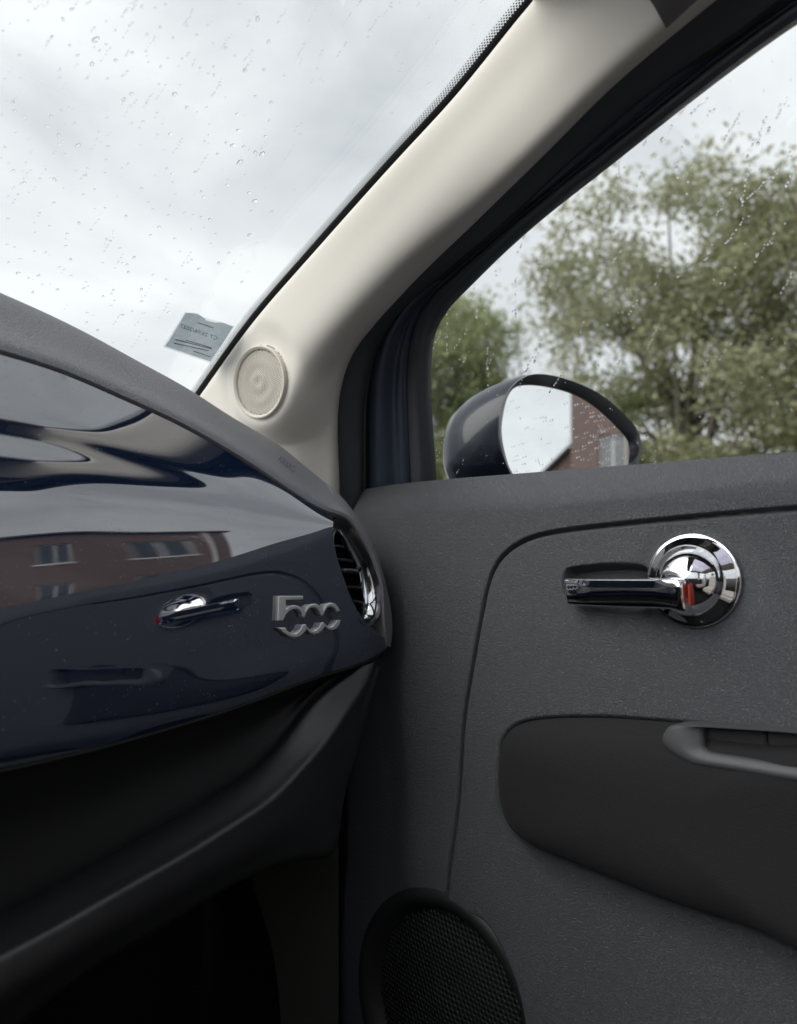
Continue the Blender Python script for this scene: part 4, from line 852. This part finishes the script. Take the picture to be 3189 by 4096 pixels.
W_DROPS = [(600, 270, 22), (662, 300, 9), (590, 316, 7), (622, 338, 9), (824, 351, 11), (720, 396, 13), (575, 422, 15), (486, 368, 11), (435, 305, 10), (325, 253, 11), (125, 368, 10), (906, 343, 7), (997, 194, 11), (967, 70, 8), (1029, 52, 8), (850, 28, 11), (543, 45, 8), (449, 84, 12), (221, 80, 9), (178, 154, 8), (394, 144, 12), (66, 172, 7), (22, 215, 8), (720, 210, 9), (1224, 240, 9), (1077, 258, 9), (1044, 384, 8), (1132, 388, 9), (1245, 444, 10), (1327, 437, 9), (1330, 488, 9), (1294, 478, 7), (922, 408, 7), (375, 508, 10), (540, 511, 9), (673, 510, 11), (765, 494, 10), (789, 464, 8), (990, 546, 9), (1120, 548, 7), (818, 607, 14), (771, 637, 13), (850, 642, 7), (912, 660, 9), (1086, 608, 17), (1160, 687, 14), (1228, 716, 8), (1283, 685, 8), (976, 721, 8), (84, 657, 12), (94, 712, 13), (15, 737, 9), (382, 708, 9), (431, 688, 7), (320, 747, 12), (297, 804, 11), (167, 770, 9), (404, 797, 8), (466, 788, 12), (670, 754, 10), (820, 787, 8), (890, 777, 10), (868, 814, 8), (619, 839, 10), (369, 862, 13), (605, 887, 9), (629, 901, 7), (674, 930, 12), (485, 922, 16), (184, 885, 8), (101, 848, 8), (33, 936, 9), (407, 977, 8), (1058, 851, 12), (1120, 898, 7), (1270, 896, 10), (1350, 975, 12), (1037, 1067, 10), (1070, 1100, 9), (1073, 1151, 8), (1214, 1085, 12), (660, 1010, 9), (797, 1039, 9), (760, 1063, 7), (652, 1091, 8), (535, 1110, 12), (475, 1080, 8), (83, 1080, 12), (61, 1032, 8), (145, 1082, 7), (163, 1031, 7), (252, 1129, 9), (266, 1098, 7), (286, 1071, 8), (337, 1130, 12), (352, 1141, 8), (155, 1154, 13), (396, 1186, 7), (116, 1227, 9), (84, 1280, 8), (337, 1279, 12), (521, 1225, 10), (590, 1194, 8), (655, 1309, 9), (251, 1341, 10), (240, 1361, 8), (216, 1402, 7), (52, 1377, 12), (308, 1421, 10), (420, 1469, 11), (492, 1403, 11), (785, 1360, 11), (567, 1443, 10), (221, 1461, 9), (411, 1544, 12), (688, 1513, 10), (662, 1500, 8), (747, 1558, 9), (832, 1614, 12), (790, 1658, 10), (764, 1648, 9), (800, 1704, 11), (642, 1647, 8), (441, 1627, 11), (370, 1674, 9), (286, 1584, 9), (215, 1577, 9), (240, 1727, 11), (116, 1713, 15), (180, 1742, 9), (127, 1623, 9), (56, 1645, 9), (47, 1537, 10), (92, 1551, 9), (444, 1726, 9), (360, 1812, 13), (265, 1780, 8), (206, 1829, 10), (523, 1805, 11), (548, 1791, 8), (705, 1815, 10), (877, 1811, 12), (880, 1884, 11), (641, 1853, 9), (713, 1880, 8), (545, 1955, 10), (540, 2014, 10), (763, 1968, 12), (820, 1945, 9), (900, 1957, 7), (1048, 1951, 10), (608, 2064, 12), (1140, 1772, 10), (1033, 1748, 9), (951, 1721, 9), (1236, 1684, 12), (1190, 1627, 9), (1166, 1645, 8), (1085, 1497, 9), (1046, 1353, 9), (1149, 1336, 10), (1198, 1351, 8), (1252, 1364, 11), (1302, 1380, 12), (924, 1273, 9), (950, 1317, 8), (1057, 1293, 8), (988, 1425, 11), (935, 1476, 10), (1249, 1208, 11), (1265, 1239, 9), (1267, 1430, 8), (1187, 1440, 7), (1338, 1467, 8), (1308, 1528, 8), (1118, 1576, 8), (875, 920, 7), (880, 1188, 11), (1300, 858, 8), (1304, 791, 8), (1473, 728, 10), (1480, 828, 12), (1405, 905, 10), (1447, 920, 16), (1513, 928, 11), (1490, 1027, 20), (1585, 965, 14), (1627, 975, 18), (1580, 1265, 17), (1552, 1475, 16), (1410, 1165, 10), (1560, 1325, 12), (1520, 460, 15), (1600, 140, 16), (1670, 280, 15), (1405, 320, 12), (1585, 618, 12), (1640, 455, 12), (1685, 655, 13), (1648, 865, 11), (1545, 1215, 13), (1685, 1330, 12), (1358, 1648, 12), (1505, 1765, 13), (1420, 1585, 11), (1450, 1650, 9)]
items = []
wdown = np.array([0, 1, -.404]); wdown /= np.linalg.norm(wdown)
for (x, y, s) in W_DROPS:
    px, py = Z1(x, y); p = PW(px, py) + wn_u * .0052; D = p @ fw; r = s * .62 * (1100 / 1700 / S_) / F_PX * D * 1.25
    al = wdown + np.array([rng.normal() * .5 - .35, 0, 0]); el = rng.uniform(1.0, 1.5)
    items.append((frame_mat(p, wn_u, al, r * el, r * .95, r * 1.15), r, int(rng.integers(6))))
for k in range(330):                                                    # fine drops, some strung out in short runs
    px, py = rng.uniform(-100, 1060), rng.uniform(-60, 820)
    for m in range(int(rng.choice([1, 1, 2, 5]))):
        p = PW(px - m * 4.5 + rng.normal(), py + m * 7 + rng.normal()) + wn_u * .0052; r = rng.uniform(.0005, .0013)
        items.append((frame_mat(p, wn_u, wdown, r * rng.uniform(1, 1.6), r, r * .7), r, int(rng.integers(6))))
def ws_label(big, px, py):
    return f"{big} clear raindrop {'high on' if py < 270 else 'midway up' if py < 540 else 'low on'} the windscreen, {'by the left edge' if px < 200 else 'left of middle' if px < 400 else 'right of middle' if px < 620 else 'nearest the pillar'}"
def sw_label(big, px, py):
    return f"{big} raindrop in a streak {'high on' if py < 420 else 'midway up' if py < 720 else 'low on'} the side window, {'by its front edge' if px < 1120 else 'in its middle' if px < 1420 else 'towards the rear'}"
put_drops(items, ws_label, 'raindrops on the windscreen', 'windscreen_droplets', 170)
# streaks of drops on the side window
tu = TN / np.linalg.norm(TN); sdown = np.array([.4, 0, -1.0]); items = []
TRAILS = [(1280, 450, 1215, 515), (1178, 495, 1070, 650), (1020, 575, 995, 665), (1310, 500, 1265, 560), (1440, 505, 1360, 635), (1550, 540, 1460, 720), (1655, 432, 1560, 600), (1690, 660, 1580, 810), (1680, 760, 1645, 845), (1170, 670, 1140, 775), (880, 745, 860, 865), (990, 760, 940, 910), (1530, 590, 1515, 660), (1480, 745, 1440, 930), (1620, 770, 1470, 900), (1400, 850, 1330, 975), (680, 955, 640, 1070), (800, 935, 760, 1010), (460, 1030, 420, 1150), (318, 1200, 315, 1260), (408, 1270, 407, 1450), (215, 1300, 230, 1440), (285, 1390, 245, 1455), (110, 1400, 30, 1590), (185, 1510, 125, 1590), (95, 1480, 90, 1610), (275, 1590, 280, 1790), (300, 1620, 280, 1680), (500, 1600, 455, 1700), (520, 1555, 490, 1650), (610, 1720, 560, 1790), (440, 1720, 425, 1770), (935, 1085, 850, 1195), (1080, 1190, 1040, 1310), (1190, 1205, 1150, 1260), (1590, 1070, 1510, 1170), (1450, 1000, 1370, 1110), (1690, 1230, 1620, 1340), (975, 1360, 920, 1440), (550, 1220, 490, 1330), (885, 1650, 830, 1760), (1400, 1570, 1320, 1640), (1370, 1290, 1360, 1310), (540, 1180, 500, 1260), (870, 1020, 850, 1060), (1310, 1100, 1280, 1180), (720, 1470, 690, 1540), (1060, 1480, 1010, 1590), (1290, 1620, 1240, 1770), (75, 1990, 50, 2100), (180, 2090, 140, 2160)]
for x0, y0, x1, y1 in TRAILS:
    L = math.hypot(x1 - x0, y1 - y0); nd = max(3, int(L / 13))
    for t in np.linspace(0, 1, nd):
        if rng.random() < .18: continue
        px, py = Z9(x0 + (x1 - x0) * t + rng.normal() * 3, y0 + (y1 - y0) * t + rng.normal() * 3)
        p = PT(px, py, .860) + tu * .0042; q = PT(*Z9(x1 + 2, y1 + 3), .860) - PT(*Z9(x0, y0), .860); r = rng.uniform(.0005, .0012) * (1.3 if t > .8 else 1)
        items.append((frame_mat(p, tu, q, r * rng.uniform(1.0, 2.0), r * .9, r * 1.0), r, int(rng.integers(6))))
for k in range(260):
    px, py = Z9(rng.uniform(0, 1800), rng.uniform(200, 2150)); p = PT(px, py, .860) + tu * .0042; r = rng.uniform(.0004, .0011)
    items.append((frame_mat(p, tu, sdown, r * rng.uniform(1, 1.7), r, r * .7), r, int(rng.integers(6))))
put_drops(items, sw_label, 'raindrops on the side window', 'side_window_droplets', 130)
# drops on the mirror glass
V, Fc = [], []
for k in range(150):
    while True:
        q = (rng.uniform(590, 1410), rng.uniform(400, 980)) if k % 3 else (rng.normal(1240, 50), rng.uniform(520, 920))
        if in_poly(np.array([q]), np.array(gls))[0]: break
    p = PM(q, -.0025) + mn * .0001; r = rng.uniform(.0004, .0013); m = frame_mat(p, mn, np.array([0, 0, -1.0]), r * rng.uniform(1, 1.6), r, r * .7); b0 = len(V); me = DM[k % 6]
    V += [m @ v.co for v in me.vertices]; Fc += [tuple(b0 + i for i in p_.vertices) for p_ in me.polygons]
tag(mesh_obj('mirror_droplets', np.array(V), Fc, M['water'], None, rel=False), 'scattering of tiny water droplets on the door mirror glass', 'droplets', kind='stuff')
